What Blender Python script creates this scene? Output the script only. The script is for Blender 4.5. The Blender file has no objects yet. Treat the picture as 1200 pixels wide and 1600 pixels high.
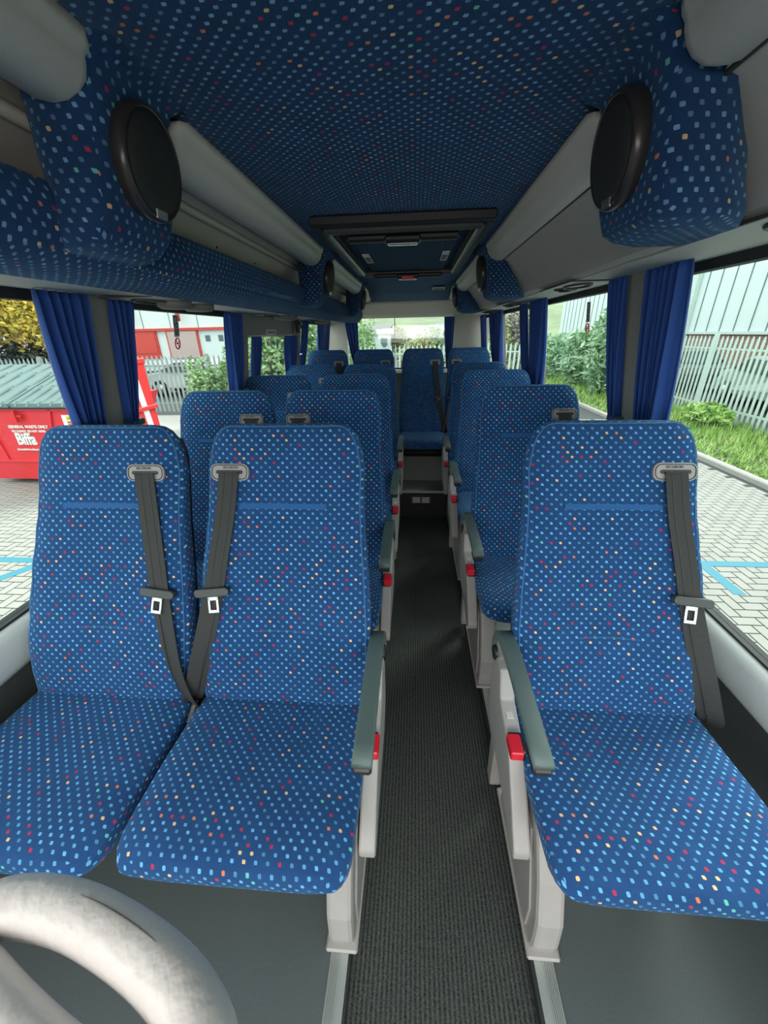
import bpy, math, random
from math import sin, cos, pi, radians, atan2, hypot
from mathutils import Vector, Matrix, Quaternion

random.seed(7)
SC = bpy.context.scene
COL = SC.collection

# ------------------------------------------------------------------ camera
EYE = (0.0, 0.0, 1.40)
cam_data = bpy.data.cameras.new('camera')
cam_data.sensor_fit = 'HORIZONTAL'
cam_data.sensor_width = 36.0
cam_data.lens = 18.0
cam_data.clip_start = 0.02
cam_data.clip_end = 600
cam = bpy.data.objects.new('camera', cam_data)
COL.objects.link(cam)
_Y = Vector(((649-600)/600, -(520-800)/600, -1)).normalized()
_H = Vector(((1649-600)/600, -(520-22.5-800)/600, -1)).normalized()
_X = (_H - _H.dot(_Y)*_Y).normalized()
_Z = _X.cross(_Y)
cam.matrix_world = Matrix.Translation(EYE) @ Matrix((_X, _Y, _Z)).to_4x4()
SC.camera = cam

# ------------------------------------------------------------------ world, light, exposure
W = bpy.data.worlds.new('overcast_sky'); SC.world = W; W.use_nodes = True
bg = W.node_tree.nodes['Background']
bg.inputs[0].default_value = (0.93, 0.985, 1.0, 1)
bg.inputs[1].default_value = 1.0
def area(name, loc, size, energy, rot, col=(1, 1, 1)):
    l = bpy.data.lights.new(name, 'AREA'); l.shape = 'RECTANGLE'; l.size, l.size_y = size
    l.energy = energy; l.color = col
    o = bpy.data.objects.new(name, l); COL.objects.link(o); o.location = loc; o.rotation_euler = rot
    return o
# area lamp added behind the camera, standing in for windscreen daylight
area('windscreen_fill', (-0.12, -1.20, 1.42), (1.9, .8), 17, (radians(24), 0, 0), (1.0, 0.95, 0.90))
sun = bpy.data.lights.new('soft_sun', 'SUN'); sun.energy = 1.7; sun.angle = radians(25); sun.color = (1, .97, .92)
so = bpy.data.objects.new('soft_sun', sun); COL.objects.link(so); so.rotation_euler = (radians(-38), radians(32), 0)
SC.view_settings.view_transform = 'Standard'
SC.view_settings.look = 'None'
SC.view_settings.exposure = 1.35
SC.view_settings.gamma = 1.0
SC.view_settings.use_curve_mapping = False

# ------------------------------------------------------------------ materials
def mat(name, col, rough=.6, metal=0., spec=.5, bump=0, bscale=200, var=0, vscale=8, sheen=0, emit=0):
    m = bpy.data.materials.new(name); m.use_nodes = True
    n = m.node_tree.nodes; l = m.node_tree.links; b = n['Principled BSDF']
    b.inputs['Base Color'].default_value = (*col, 1); b.inputs['Roughness'].default_value = rough
    b.inputs['Metallic'].default_value = metal; b.inputs['Specular IOR Level'].default_value = spec
    if sheen: b.inputs['Sheen Weight'].default_value = sheen
    if emit:
        b.inputs['Emission Color'].default_value = (*col, 1); b.inputs['Emission Strength'].default_value = emit
    if var or bump:
        tc = n.new('ShaderNodeTexCoord')
    if var:
        t = n.new('ShaderNodeTexNoise'); t.inputs['Scale'].default_value = vscale; t.inputs['Detail'].default_value = 4
        l.new(tc.outputs['Object'], t.inputs['Vector'])
        mx = n.new('ShaderNodeMix'); mx.data_type = 'RGBA'
        mx.inputs['A'].default_value = (*[c*(1-var) for c in col], 1)
        mx.inputs['B'].default_value = (*[min(1, c*(1+var)) for c in col], 1)
        l.new(t.outputs['Fac'], mx.inputs['Factor']); l.new(mx.outputs['Result'], b.inputs['Base Color'])
    if bump:
        t2 = n.new('ShaderNodeTexNoise'); t2.inputs['Scale'].default_value = bscale; t2.inputs['Detail'].default_value = 2
        l.new(tc.outputs['Object'], t2.inputs['Vector'])
        bp = n.new('ShaderNodeBump'); bp.inputs['Strength'].default_value = bump; bp.inputs['Distance'].default_value = .002
        l.new(t2.outputs['Fac'], bp.inputs['Height']); l.new(bp.outputs['Normal'], b.inputs['Normal'])
    return m

def moquette(name, base, dot, px=.0245, py=.0125, fleck=1.0):
    """woven bus moquette: small staggered flecks on a ribbed blue ground"""
    m = bpy.data.materials.new(name); m.use_nodes = True
    n = m.node_tree.nodes; l = m.node_tree.links; b = n['Principled BSDF']
    b.inputs['Roughness'].default_value = .95; b.inputs['Specular IOR Level'].default_value = .12
    b.inputs['Sheen Weight'].default_value = .25; b.inputs['Sheen Tint'].default_value = (.3, .6, .9, 1)
    def M(op, a, bb=None, c=None):
        q = n.new('ShaderNodeMath'); q.operation = op
        for i, x in enumerate((a, bb, c)):
            if x is None: continue
            if isinstance(x, (int, float)): q.inputs[i].default_value = x
            else: l.new(x, q.inputs[i])
        return q.outputs[0]
    uv = n.new('ShaderNodeUVMap'); uv.uv_map = 'UVMap'
    sp = n.new('ShaderNodeSeparateXYZ'); l.new(uv.outputs[0], sp.inputs[0])
    u, v = sp.outputs[0], sp.outputs[1]
    vp = M('DIVIDE', v, py); row = M('FLOOR', vp); odd = M('MODULO', M('ABSOLUTE', row), 2.0)
    up = M('ADD', M('DIVIDE', u, px), M('MULTIPLY', odd, .5))
    col = M('FLOOR', up)
    fv = M('SUBTRACT', M('FRACT', vp), .5); fu = M('SUBTRACT', M('FRACT', up), .5)
    fu = M('ADD', fu, M('MULTIPLY', fv, .12))
    mask = M('MULTIPLY', M('LESS_THAN', M('ADD', M('ABSOLUTE', fu), M('MULTIPLY', M('ABSOLUTE', fv), .08)), .142), M('LESS_THAN', M('ADD', M('ABSOLUTE', fv), M('MULTIPLY', M('ABSOLUTE', fu), .28)), .255))
    cb = n.new('ShaderNodeCombineXYZ'); l.new(col, cb.inputs[0]); l.new(row, cb.inputs[1])
    wn = n.new('ShaderNodeTexWhiteNoise'); wn.noise_dimensions = '3D'; l.new(cb.outputs[0], wn.inputs['Vector'])
    rp = n.new('ShaderNodeValToRGB'); rp.color_ramp.interpolation = 'CONSTANT'
    e = rp.color_ramp.elements; e[0].position = 0; e[0].color = (*[c*.7 for c in dot], 1)
    e[1].position = .3; e[1].color = (*dot, 1)
    for p, c in ((.62, [c*1.25 for c in dot]), (.865, (.45*fleck, .03, .075)), (.91, (.72*fleck, .50*fleck, .25*fleck)),
                 (.95, (.62*fleck, .20*fleck, .09*fleck)), (.975, (.12, .50*fleck, .42*fleck))):
        k = e.new(p); k.color = (*c, 1)
    l.new(wn.outputs['Value'], rp.inputs[0])
    # weave
    wv = M('MULTIPLY', M('SINE', M('MULTIPLY', u, 2*pi/.0022)), M('SINE', M('MULTIPLY', v, 2*pi/.0030)))
    nz = n.new('ShaderNodeTexNoise'); nz.inputs['Scale'].default_value = 12; nz.inputs['Detail'].default_value = 4
    l.new(uv.outputs[0], nz.inputs['Vector'])
    k = M('ADD', M('MULTIPLY', wv, .42), M('ADD', M('MULTIPLY', nz.outputs['Fac'], .5), .75))
    bc = n.new('ShaderNodeVectorMath'); bc.operation = 'SCALE'; bc.inputs[0].default_value = base; l.new(k, bc.inputs['Scale'])
    mx = n.new('ShaderNodeMix'); mx.data_type = 'RGBA'
    l.new(mask, mx.inputs['Factor']); l.new(bc.outputs[0], mx.inputs['A']); l.new(rp.outputs[0], mx.inputs['B'])
    l.new(mx.outputs['Result'], b.inputs['Base Color'])
    bp = n.new('ShaderNodeBump'); bp.inputs['Strength'].default_value = .35; bp.inputs['Distance'].default_value = .001
    l.new(wv, bp.inputs['Height']); l.new(bp.outputs['Normal'], b.inputs['Normal'])
    return m

def ribbed(name, c0, c1, pitch, axis=0, rough=.9, noise=.5, nscale=160):
    m = bpy.data.materials.new(name); m.use_nodes = True
    n = m.node_tree.nodes; l = m.node_tree.links; b = n['Principled BSDF']; b.inputs['Roughness'].default_value = rough
    b.inputs['Specular IOR Level'].default_value = .15
    tc = n.new('ShaderNodeTexCoord'); sp = n.new('ShaderNodeSeparateXYZ'); l.new(tc.outputs['Object'], sp.inputs[0])
    mu = n.new('ShaderNodeMath'); mu.operation = 'MULTIPLY'; mu.inputs[1].default_value = 2*pi/pitch; l.new(sp.outputs[axis], mu.inputs[0])
    sn = n.new('ShaderNodeMath'); sn.operation = 'SINE'; l.new(mu.outputs[0], sn.inputs[0])
    nz = n.new('ShaderNodeTexNoise'); nz.inputs['Scale'].default_value = nscale; nz.inputs['Detail'].default_value = 5
    nz.inputs['Roughness'].default_value = .7
    l.new(tc.outputs['Object'], nz.inputs['Vector'])
    n2 = n.new('ShaderNodeMath'); n2.operation = 'MULTIPLY_ADD'; n2.inputs[1].default_value = 2.4; n2.inputs[2].default_value = -1.2
    l.new(nz.outputs['Fac'], n2.inputs[0])
    a = n.new('ShaderNodeMath'); a.operation = 'MULTIPLY_ADD'; a.inputs[1].default_value = noise; l.new(n2.outputs[0], a.inputs[0])
    h = n.new('ShaderNodeMath'); h.operation = 'MULTIPLY_ADD'; h.inputs[1].default_value = .22; h.inputs[2].default_value = .5
    l.new(sn.outputs[0], h.inputs[0]); l.new(h.outputs[0], a.inputs[2]); a.use_clamp = True
    mx = n.new('ShaderNodeMix'); mx.data_type = 'RGBA'; mx.inputs['A'].default_value = (*c0, 1); mx.inputs['B'].default_value = (*c1, 1)
    l.new(a.outputs[0], mx.inputs['Factor']); l.new(mx.outputs['Result'], b.inputs['Base Color'])
    bp = n.new('ShaderNodeBump'); bp.inputs['Strength'].default_value = .5; bp.inputs['Distance'].default_value = .003
    l.new(a.outputs[0], bp.inputs['Height']); l.new(bp.outputs['Normal'], b.inputs['Normal'])
    return m

def leafy(name, ca, cb_, cc, scale=3):
    m = bpy.data.materials.new(name); m.use_nodes = True
    n = m.node_tree.nodes; l = m.node_tree.links; b = n['Principled BSDF']; b.inputs['Roughness'].default_value = .7
    tc = n.new('ShaderNodeTexCoord')
    nz = n.new('ShaderNodeTexNoise'); nz.inputs['Scale'].default_value = scale*6; nz.inputs['Detail'].default_value = 3
    l.new(tc.outputs['Object'], nz.inputs['Vector'])
    rp = n.new('ShaderNodeValToRGB'); e = rp.color_ramp.elements
    e[0].position = .32; e[0].color = (*ca, 1); e[1].position = .68; e[1].color = (*cc, 1)
    k = e.new(.5); k.color = (*cb_, 1)
    l.new(nz.outputs['Fac'], rp.inputs[0]); l.new(rp.outputs[0], b.inputs['Base Color'])
    return m

def glassy(name, tint=(.93, .98, .96), refl=.07):
    m = bpy.data.materials.new(name); m.use_nodes = True
    n = m.node_tree.nodes; l = m.node_tree.links
    n.remove(n['Principled BSDF']); out = n['Material Output']
    t = n.new('ShaderNodeBsdfTransparent'); t.inputs[0].default_value = (*tint, 1)
    g = n.new('ShaderNodeBsdfGlossy'); g.inputs['Roughness'].default_value = .02
    mx = n.new('ShaderNodeMixShader'); mx.inputs[0].default_value = refl
    l.new(t.outputs[0], mx.inputs[1]); l.new(g.outputs[0], mx.inputs[2]); l.new(mx.outputs[0], out.inputs[0])
    return m

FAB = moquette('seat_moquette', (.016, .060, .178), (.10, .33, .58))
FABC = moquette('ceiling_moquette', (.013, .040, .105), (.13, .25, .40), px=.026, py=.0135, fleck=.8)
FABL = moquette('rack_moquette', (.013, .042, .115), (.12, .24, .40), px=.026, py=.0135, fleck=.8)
FABH = ribbed('hatch_blue_cloth', (.012, .035, .065), (.030, .075, .125), .012, 0, noise=.25)
FABP = mat('plain_blue_fabric', (.015, .075, .16), .95, bump=.4, bscale=500, spec=.1)
STRIPE = mat('blue_ribbon', (.010, .095, .28), .85, bump=.3, bscale=900)
PIPE = mat('piping_blue', (.03, .13, .30), .8)
PLG = mat('seat_plastic_grey', (.345, .33, .315), .45, bump=.15, bscale=700, var=.08, vscale=14)
PLC = mat('coving_grey_vinyl', (.56, .54, .49), .42, bump=.25, bscale=900)
PLW = mat('panel_grey', (.46, .44, .39), .6, bump=.2, bscale=500, var=.05, vscale=5)
PLS = mat('sill_grey_vinyl', (.42, .46, .45), .5, bump=.3, bscale=600)
PILL = mat('pillar_grey_cloth', (.27, .27, .245), .8, bump=.3, bscale=600)
PLU = mat('underside_grey', (.50, .53, .49), .6, bump=.15, bscale=500)
ARM = mat('armrest_grey_green', (.10, .145, .14), .45, bump=.25, bscale=900)
ARMU = mat('armrest_dark', (.018, .018, .02), .4)
BLK = mat('black_plastic', (.012, .012, .013), .45)
BLKR = mat('black_rubber', (.018, .022, .022), .7)
BELT = mat('belt_webbing', (.030, .032, .032), .75, bump=.3, bscale=900)
RED = mat('buckle_red', (.62, .012, .03), .35)
CHR = mat('chrome', (.8, .82, .82), .18, metal=1)
ALU = mat('aluminium_trim', (.50, .54, .52), .38, metal=.6)
LINO = mat('grey_lino', (.075, .092, .095), .6, var=.25, vscale=260, bump=.15, bscale=500)
STEP = mat('step_lino', (.19, .21, .19), .55, var=.15, vscale=160)
CARP = ribbed('aisle_carpet', (.004, .006, .006), (.105, .118, .110), .0115, 0, noise=.75, nscale=220)
WALLC = mat('lower_wall_carpet', (.055, .065, .065), .95, bump=.5, bscale=500, var=.2, vscale=60)
CURT = mat('royal_blue_curtain', (.005, .055, .27), .75, sheen=.2)
VINYL = mat('cream_padded_vinyl', (.66, .615, .59), .30, bump=.9, bscale=70, var=.05, vscale=20)
CRACK = mat('vinyl_crack', (.16, .14, .13), .8)
DARKM = mat('speaker_mesh', (.016, .018, .017), .6, bump=.6, bscale=900)
SPK = mat('speaker_rim', (.03, .026, .025), .28)
STK = mat('sticker_white', (.55, .56, .55), .5)
STR = mat('sticker_red', (.5, .03, .03), .5)
STY = mat('sticker_yellow', (.75, .62, .03), .5)
STB = mat('sticker_black', (.02, .03, .03), .5)
GLASS = glassy('window_glass', refl=.035)
SMK = mat('smoked_panel', (.012, .012, .014), .12)
# outdoors
PAV = mat('paver_grey', (.335, .325, .295), .85, var=.16, vscale=3)
PAVJ = mat('paver_joint', (.055, .06, .055), .9)
PAVB = mat('paver_blue_paint', (.04, .22, .29), .7)
KERB = mat('kerb_concrete', (.40, .38, .35), .85, var=.15, vscale=20)
GRASSB = mat('verge_soil', (.12, .15, .06), .95, var=.4, vscale=6)
GRASS = leafy('grass_blades', (.16, .32, .06), (.32, .50, .12), (.52, .60, .24), .6)
BUSH = leafy('bush_leaves', (.12, .24, .10), (.26, .42, .18), (.48, .60, .34))
BUSHR = leafy('buddleia_leaves', (.18, .33, .19), (.34, .54, .32), (.58, .70, .48))
YEL = leafy('autumn_leaves', (.20, .25, .06), (.62, .48, .07), (.85, .60, .07), .6)
BARK = mat('bark', (.10, .07, .05), .9)
HEDG = mat('distant_scrub', (.17, .22, .12), .95, var=.5, vscale=.25)
FENCE = mat('fence_pale_green', (.58, .70, .64), .5, var=.1, vscale=3)
FENCEG = mat('fence_galvanised', (.30, .35, .34), .5, metal=.2)
SKIPR = mat('skip_red_paint', (.72, .03, .035), .45, var=.12, vscale=3)
LIDG = mat('lid_dark_green', (.13, .20, .19), .5, var=.2, vscale=5)
WBLD = mat('white_cladding', (.70, .80, .78), .6)
WLINE = mat('cladding_joint', (.16, .22, .22), .7)
FASR = mat('fascia_red', (.62, .06, .04), .5)
SHUT = mat('pink_shutter', (.52, .40, .38), .6)
SIGNW = mat('lettering_white', (.80, .80, .78), .5)

def brick_mat():
    m = bpy.data.materials.new('red_brick'); m.use_nodes = True
    n = m.node_tree.nodes; l = m.node_tree.links; b = n['Principled BSDF']; b.inputs['Roughness'].default_value = .9
    uv = n.new('ShaderNodeUVMap'); uv.uv_map = 'UVMap'
    t = n.new('ShaderNodeTexBrick'); t.inputs['Color1'].default_value = (.30, .13, .09, 1); t.inputs['Color2'].default_value = (.20, .10, .08, 1)
    t.inputs['Mortar'].default_value = (.42, .40, .36, 1); t.inputs['Scale'].default_value = 1; t.inputs['Brick Width'].default_value = .23
    t.inputs['Row Height'].default_value = .075; t.inputs['Mortar Size'].default_value = .008
    l.new(uv.outputs[0], t.inputs['Vector']); l.new(t.outputs[0], b.inputs['Base Color'])
    return m
BRICK = brick_mat()

# ------------------------------------------------------------------ mesh builder
class MB:
    def __init__(s): s.v = []; s.f = []; s.sm = []
    def add(s, vs, fs, smooth=False):
        k = len(s.v); s.v += [tuple(p) for p in vs]
        s.f += [tuple(i+k for i in f) for f in fs]; s.sm += [smooth]*len(fs); return s
    def box(s, x0, x1, y0, y1, z0, z1, b=0, M=None):
        """box with chamfered edges when b > 0"""
        if x0 > x1: x0, x1 = x1, x0
        if y0 > y1: y0, y1 = y1, y0
        if z0 > z1: z0, z1 = z1, z0
        if b <= 0:
            vs = [(x, y, z) for x in (x0, x1) for y in (y0, y1) for z in (z0, z1)]
            fs = [(0, 1, 3, 2), (4, 6, 7, 5), (0, 4, 5, 1), (2, 3, 7, 6), (0, 2, 6, 4), (1, 5, 7, 3)]
            if M: vs = [tuple(M @ Vector(p)) for p in vs]
            return s.add(vs, fs)
        b = min(b, (x1-x0)/2.01, (y1-y0)/2.01, (z1-z0)/2.01)
        cx = [(x0, x0+b, 1), (x1, x1-b, -1)]; cy = [(y0, y0+b), (y1, y1-b)]; cz = [(z0, z0+b), (z1, z1-b)]
        vs = []; idx = {}
        for i in range(2):
            for j in range(2):
                for k in range(2):
                    for a in range(3):
                        p = [cx[i][1], cy[j][1], cz[k][1]]
                        p[a] = (cx[i][0], cy[j][0], cz[k][0])[a]
                        idx[i, j, k, a] = len(vs); vs.append(tuple(p))
        fs = []
        g = lambda i, j, k, a: idx[i, j, k, a]
        for i in range(2):
            fs.append((g(i, 0, 0, 0), g(i, 1, 0, 0), g(i, 1, 1, 0), g(i, 0, 1, 0)))
            fs.append((g(0, i, 0, 1), g(1, i, 0, 1), g(1, i, 1, 1), g(0, i, 1, 1)))
            fs.append((g(0, 0, i, 2), g(1, 0, i, 2), g(1, 1, i, 2), g(0, 1, i, 2)))
            for j in range(2):
                fs.append((g(i, j, 0, 0), g(i, j, 1, 0), g(i, j, 1, 1), g(i, j, 0, 1)))
                fs.append((g(i, 0, j, 0), g(i, 1, j, 0), g(i, 1, j, 2), g(i, 0, j, 2)))
                fs.append((g(0, i, j, 1), g(1, i, j, 1), g(1, i, j, 2), g(0, i, j, 2)))
                for k in range(2): fs.append((g(i, j, k, 0), g(i, j, k, 1), g(i, j, k, 2)))
        if M: vs = [tuple(M @ Vector(p)) for p in vs]
        return s.add(vs, fs)
    def prism(s, poly, a0, a1, axis='x', smooth=False, M=None):
        """extrude a 2D polygon along an axis; poly coords are the other two axes in order"""
        def P(p, a):
            return {'x': (a, p[0], p[1]), 'y': (p[0], a, p[1]), 'z': (p[0], p[1], a)}[axis]
        n = len(poly); vs = [P(p, a0) for p in poly] + [P(p, a1) for p in poly]
        if M: vs = [tuple(M @ Vector(p)) for p in vs]
        k = len(s.v); s.v += vs
        for i in range(n):
            s.f.append((k+i, k+(i+1) % n, k+n+(i+1) % n, k+n+i)); s.sm.append(smooth)
        s.f.append(tuple(k+i for i in range(n))[::-1]); s.f.append(tuple(k+n+i for i in range(n))); s.sm += [False, False]
        return s
    def loft(s, rings, closed=True, caps=True, smooth=True):
        n = len(rings[0]); k = len(s.v)
        for r in rings: s.v += [tuple(p) for p in r]
        for i in range(len(rings)-1):
            for j in range(n if closed else n-1):
                a = k+i*n+j; b = k+i*n+(j+1) % n
                s.f.append((a, b, b+n, a+n)); s.sm.append(smooth)
        if caps and closed:
            s.f.append(tuple(k+j for j in range(n))[::-1]); s.f.append(tuple(k+(len(rings)-1)*n+j for j in range(n))); s.sm += [smooth]*2
        return s
    def tube(s, pts, r, n=12, closed=False, smooth=True, flat=1.0):
        pts = [Vector(p) for p in pts]; N = len(pts); rs = r if isinstance(r, (list, tuple)) else [r]*N
        rings = []; up = None
        for i, p in enumerate(pts):
            if closed: t = (pts[(i+1) % N]-pts[i-1]).normalized()
            else: t = (pts[min(i+1, N-1)]-pts[max(i-1, 0)]).normalized()
            if up is None:
                up = Vector((0, 0, 1)) if abs(t.z) < .9 else Vector((0, 1, 0))
            a = t.cross(up).normalized(); c = a.cross(t).normalized(); up = c
            rings.append([p + rs[i]*(cos(2*pi*j/n)*a + flat*sin(2*pi*j/n)*c) for j in range(n)])
        if closed:
            rings.append(rings[0]); s.loft(rings, True, False, smooth)
        else: s.loft(rings, True, True, smooth)
        return s
    def build(s, name, m, parent=None, loc=None, bevel=0, sub=0, solid=0, merge=False):
        me = bpy.data.meshes.new(name); me.from_pydata(s.v, [], s.f)
        me.polygons.foreach_set('use_smooth', s.sm)
        me.materials.append(m)
        import bmesh
        bm = bmesh.new(); bm.from_mesh(me)
        if merge: bmesh.ops.remove_doubles(bm, verts=bm.verts, dist=1e-5)
        bmesh.ops.recalc_face_normals(bm, faces=bm.faces)
        uvl = bm.loops.layers.uv.new('UVMap')
        for f in bm.faces:
            nx, ny, nz = abs(f.normal.x), abs(f.normal.y), abs(f.normal.z)
            for lp in f.loops:
                c = lp.vert.co
                if nx > ny*1.15 and nx > nz*1.15: lp[uvl].uv = (c.y, c.z)
                elif nz > ny*1.2: lp[uvl].uv = (c.x, c.y)
                else: lp[uvl].uv = (c.x, c.z*1.06)
        bm.to_mesh(me); bm.free()
        o = bpy.data.objects.new(name, me); COL.objects.link(o)
        if parent: o.parent = parent
        if loc: o.location = loc
        if bevel:
            b = o.modifiers.new('b', 'BEVEL'); b.width = bevel; b.segments = 2; b.limit_method = 'ANGLE'; b.angle_limit = radians(35)
        if solid:
            b = o.modifiers.new('s', 'SOLIDIFY'); b.thickness = solid
        if sub:
            b = o.modifiers.new('u', 'SUBSURF'); b.levels = sub; b.render_levels = sub
        return o

def tag(o, label=None, cat=None, group=None, kind=None):
    if label: o['label'] = label
    if cat: o['category'] = cat
    if group: o['group'] = group
    if kind: o['kind'] = kind
    return o
def empty(name, loc, label, cat, group=None, rz=0):
    o = bpy.data.objects.new(name, None); COL.objects.link(o); o.location = loc; o.rotation_euler = (0, 0, rz)
    o.empty_display_size = .1
    return tag(o, label, cat, group)
def copy_tree(o, parent=None):
    c = o.copy(); COL.objects.link(c); c.parent = parent
    for ch in list(o.children): copy_tree(ch, c)
    return c
def struct(o): o['kind'] = 'structure'; return o
def txt(body, size, m, parent, loc, rot, name='lettering', ext=.0006, bold=0, sx=1.0, align='CENTER', shear=0):
    cu = bpy.data.curves.new(name, 'FONT'); cu.body = body; cu.size = size; cu.extrude = ext; cu.offset = bold
    cu.align_x = align; cu.align_y = 'CENTER'; cu.shear = shear
    t = bpy.data.objects.new(name, cu); COL.objects.link(t)
    dg = bpy.context.evaluated_depsgraph_get(); me = bpy.data.meshes.new_from_object(t.evaluated_get(dg))
    bpy.data.objects.remove(t); me.materials.clear(); me.materials.append(m)
    o = bpy.data.objects.new(name, me); COL.objects.link(o); o.parent = parent; o.location = loc; o.rotation_euler = rot; o.scale = (sx, 1, 1)
    return o
def interp(tab, t):
    if t <= tab[0][0]: return tab[0][1:]
    for a, b in zip(tab, tab[1:]):
        if t <= b[0]:
            k = (t-a[0])/(b[0]-a[0]); k = k*k*(3-2*k)*.35 + k*.65
            return tuple(x+(y-x)*k for x, y in zip(a[1:], b[1:]))
    return tab[-1][1:]

# wall surfaces (the coach sides lean in towards the roof)
def wxl(z): return -1.20 + .155*(z-.63)
def wxr(z): return .96 - .13*(z-.55)
Y0, Y1 = -1.3, 5.30          # front opening and rear wall

# ------------------------------------------------------------------ structure: floor
struct(MB().box(-1.30, -.188, Y0, 3.9, -.10, 0).build('floor', LINO))
struct(MB().box(.352, 1.06, Y0, 3.9, -.10, 0).build('floor', LINO))
struct(MB().box(-.150, .306, Y0, 3.44, -.10, -.040).build('floor', CARP))
struct(MB().box(-1.30, 1.06, 3.44, Y1, -.10, .09).build('floor', STEP))
# ribbed edge trims
def edge_trim(x0, x1, name):
    mb = MB(); mb.box(x0, x1, Y0, 3.4, -.06, .0015)
    w = (x1-x0)*.62; s0 = x0 if x0 < 0 else x1-w
    for i in range(6):
        a = s0+.003+i*(w-.004)/6; mb.box(a, a+.0026, Y0, 3.4, .001, .0060)
    return struct(mb.build(name, ALU))
edge_trim(-.190, -.146, 'trim_1'); edge_trim(.308, .354, 'trim_2')
struct(MB().box(-.1455, -.140, Y0, 3.0, -.045, -.002).build('trim_3', BLKR))
struct(MB().box(.300, .3075, Y0, 3.0, -.045, -.002).build('trim_4', BLKR))

bx_ = MB().box(-1.15, .90, 3.66, 4.6, .09, .36, .01).build('engine_cover', WALLC); tag(bx_, 'dark carpeted engine box under the rear row of seats', 'engine cover')
# step at the end of the aisle
st = empty('rear_step', (.08, 3.0, -.04), 'grey lino covered step closing the far end of the aisle', 'step')
MB().box(-.24, .25, .004, .03, 0, .23).build('riser', BLK, st)
MB().box(-.24, .25, .0, .26, .23, .24, .003).build('tread', STEP, st)
MB().box(-.24, .25, -.006, .004, .222, .243, .002).build('nosing', ALU, st)
MB().prism([(.26, .235), (.42, .41), (.46, .41), (.46, .2), (.26, .2)], -.24, .25, 'x').build('sloping_panel', STEP, st)
g = MB().box(-.10, .07, -.006, .004, .125, .195, .002).build('heater_grille', mat('grille_dark', (.05, .05, .05), .4), st)
mb = MB()
for i in range(4):
    z = .138+i*.013
    mb.box(-.085, -.022, -.010, -.005, z, z+.006); mb.box(-.008, .055, -.010, -.005, z, z+.006)
mb.build('louvre', SIGNW, g)
MB().box(-.055, .025, -.006, .004, .07, .10, .002).build('lower_vent', BLKR, st)

# ------------------------------------------------------------------ walls
mb = MB()
mb.prism([(wxl(-.1)-.04, -.1), (wxl(-.1), -.1), (wxl(.64), .64), (wxl(.64)-.04, .64)], Y0, Y1, 'y')
struct(mb.build('wall_left', WALLC))
mb = MB()
mb.prism([(wxr(-.1)+.04, -.1), (wxr(-.1), -.1), (wxr(.56), .56), (wxr(.56)+.04, .56)], Y0, Y1, 'y')
struct(mb.build('wall_right', WALLC))
def sill(side):
    z = .635 if side < 0 else .557; w = wxl if side < 0 else wxr
    pr = [(0, .0), (.022, -.004), (.040, -.020), (.052, -.05), (.054, -.085), (.046, -.12), (.028, -.145), (0, -.155), (-.03, -.155), (-.03, 0)]
    poly = [(w(z+dz) + (-side)*dx, z+dz) for dx, dz in pr]
    mb = MB().prism(poly, Y0, Y1-.02, 'y', smooth=True)
    return struct(mb.build('trim_5' if side < 0 else 'trim_6', PLS))
sill(-1); sill(1)
# upper side walls, above the windows
def wall_hi(side, zb, name):
    w = wxl if side < 0 else wxr
    poly = [(w(zb), zb), (w(zb)+side*.04, zb), (w(1.84)+side*.04, 1.84), (w(1.84), 1.84)]
    return struct(MB().prism(poly, Y0, Y1, 'y').build(name, PILL))
wall_hi(-1, 1.530, 'wall_left'); wall_hi(1, 1.583, 'wall_right')
# dark rubber headers above the glass
def header(side, za, zb, name):
    w = wxl if side < 0 else wxr
    poly = [(w(za)-side*.006, za), (w(za)+side*.03, za), (w(zb)+side*.03, zb), (w(zb)-side*.006, zb)]
    return struct(MB().prism(poly, Y0, Y1, 'y').build(name, BLKR))
header(-1, 1.503, 1.530, 'trim_7'); header(1, 1.545, 1.583, 'trim_8')
def gasket(side, z):
    w = wxl if side < 0 else wxr
    return struct(MB().prism([(w(z)-side*.003, z), (w(z)+side*.03, z), (w(z)+side*.03, z+.008), (w(z)-side*.003, z+.008)], Y0, Y1, 'y').build('trim_9' if side < 0 else 'trim_10', BLKR))
gasket(-1, .635); gasket(1, .557)

def wall_quad(side, y0, y1, z0, z1, t0, t1, m, name, bevel=0):
    """slab following the leaning wall: t0..t1 inward offsets"""
    w = wxl if side < 0 else wxr
    poly = [(w(z0)-side*t0, z0), (w(z0)-side*t1, z0), (w(z1)-side*t1, z1), (w(z1)-side*t0, z1)]
    return MB().prism(poly, y0, y1, 'y').build(name, m, bevel=bevel)
# pillars
PL = [(-.18, -.06), (1.235, 1.385), (2.40, 2.54), (3.66, 3.74)]
PR = [(-.22, -.06), (1.515, 1.71), (2.92, 3.06), (4.22, 4.36)]
for i, (a, b) in enumerate(PL): struct(wall_quad(-1, a, b, .60, 1.53, -.03, .052, PILL, 'trim_%d' % (11+i), .006))
for i, (a, b) in enumerate(PR): struct(wall_quad(1, a, b, .53, 1.583, -.03, .052, PILL, 'trim_%d' % (16+i), .006))
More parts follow.
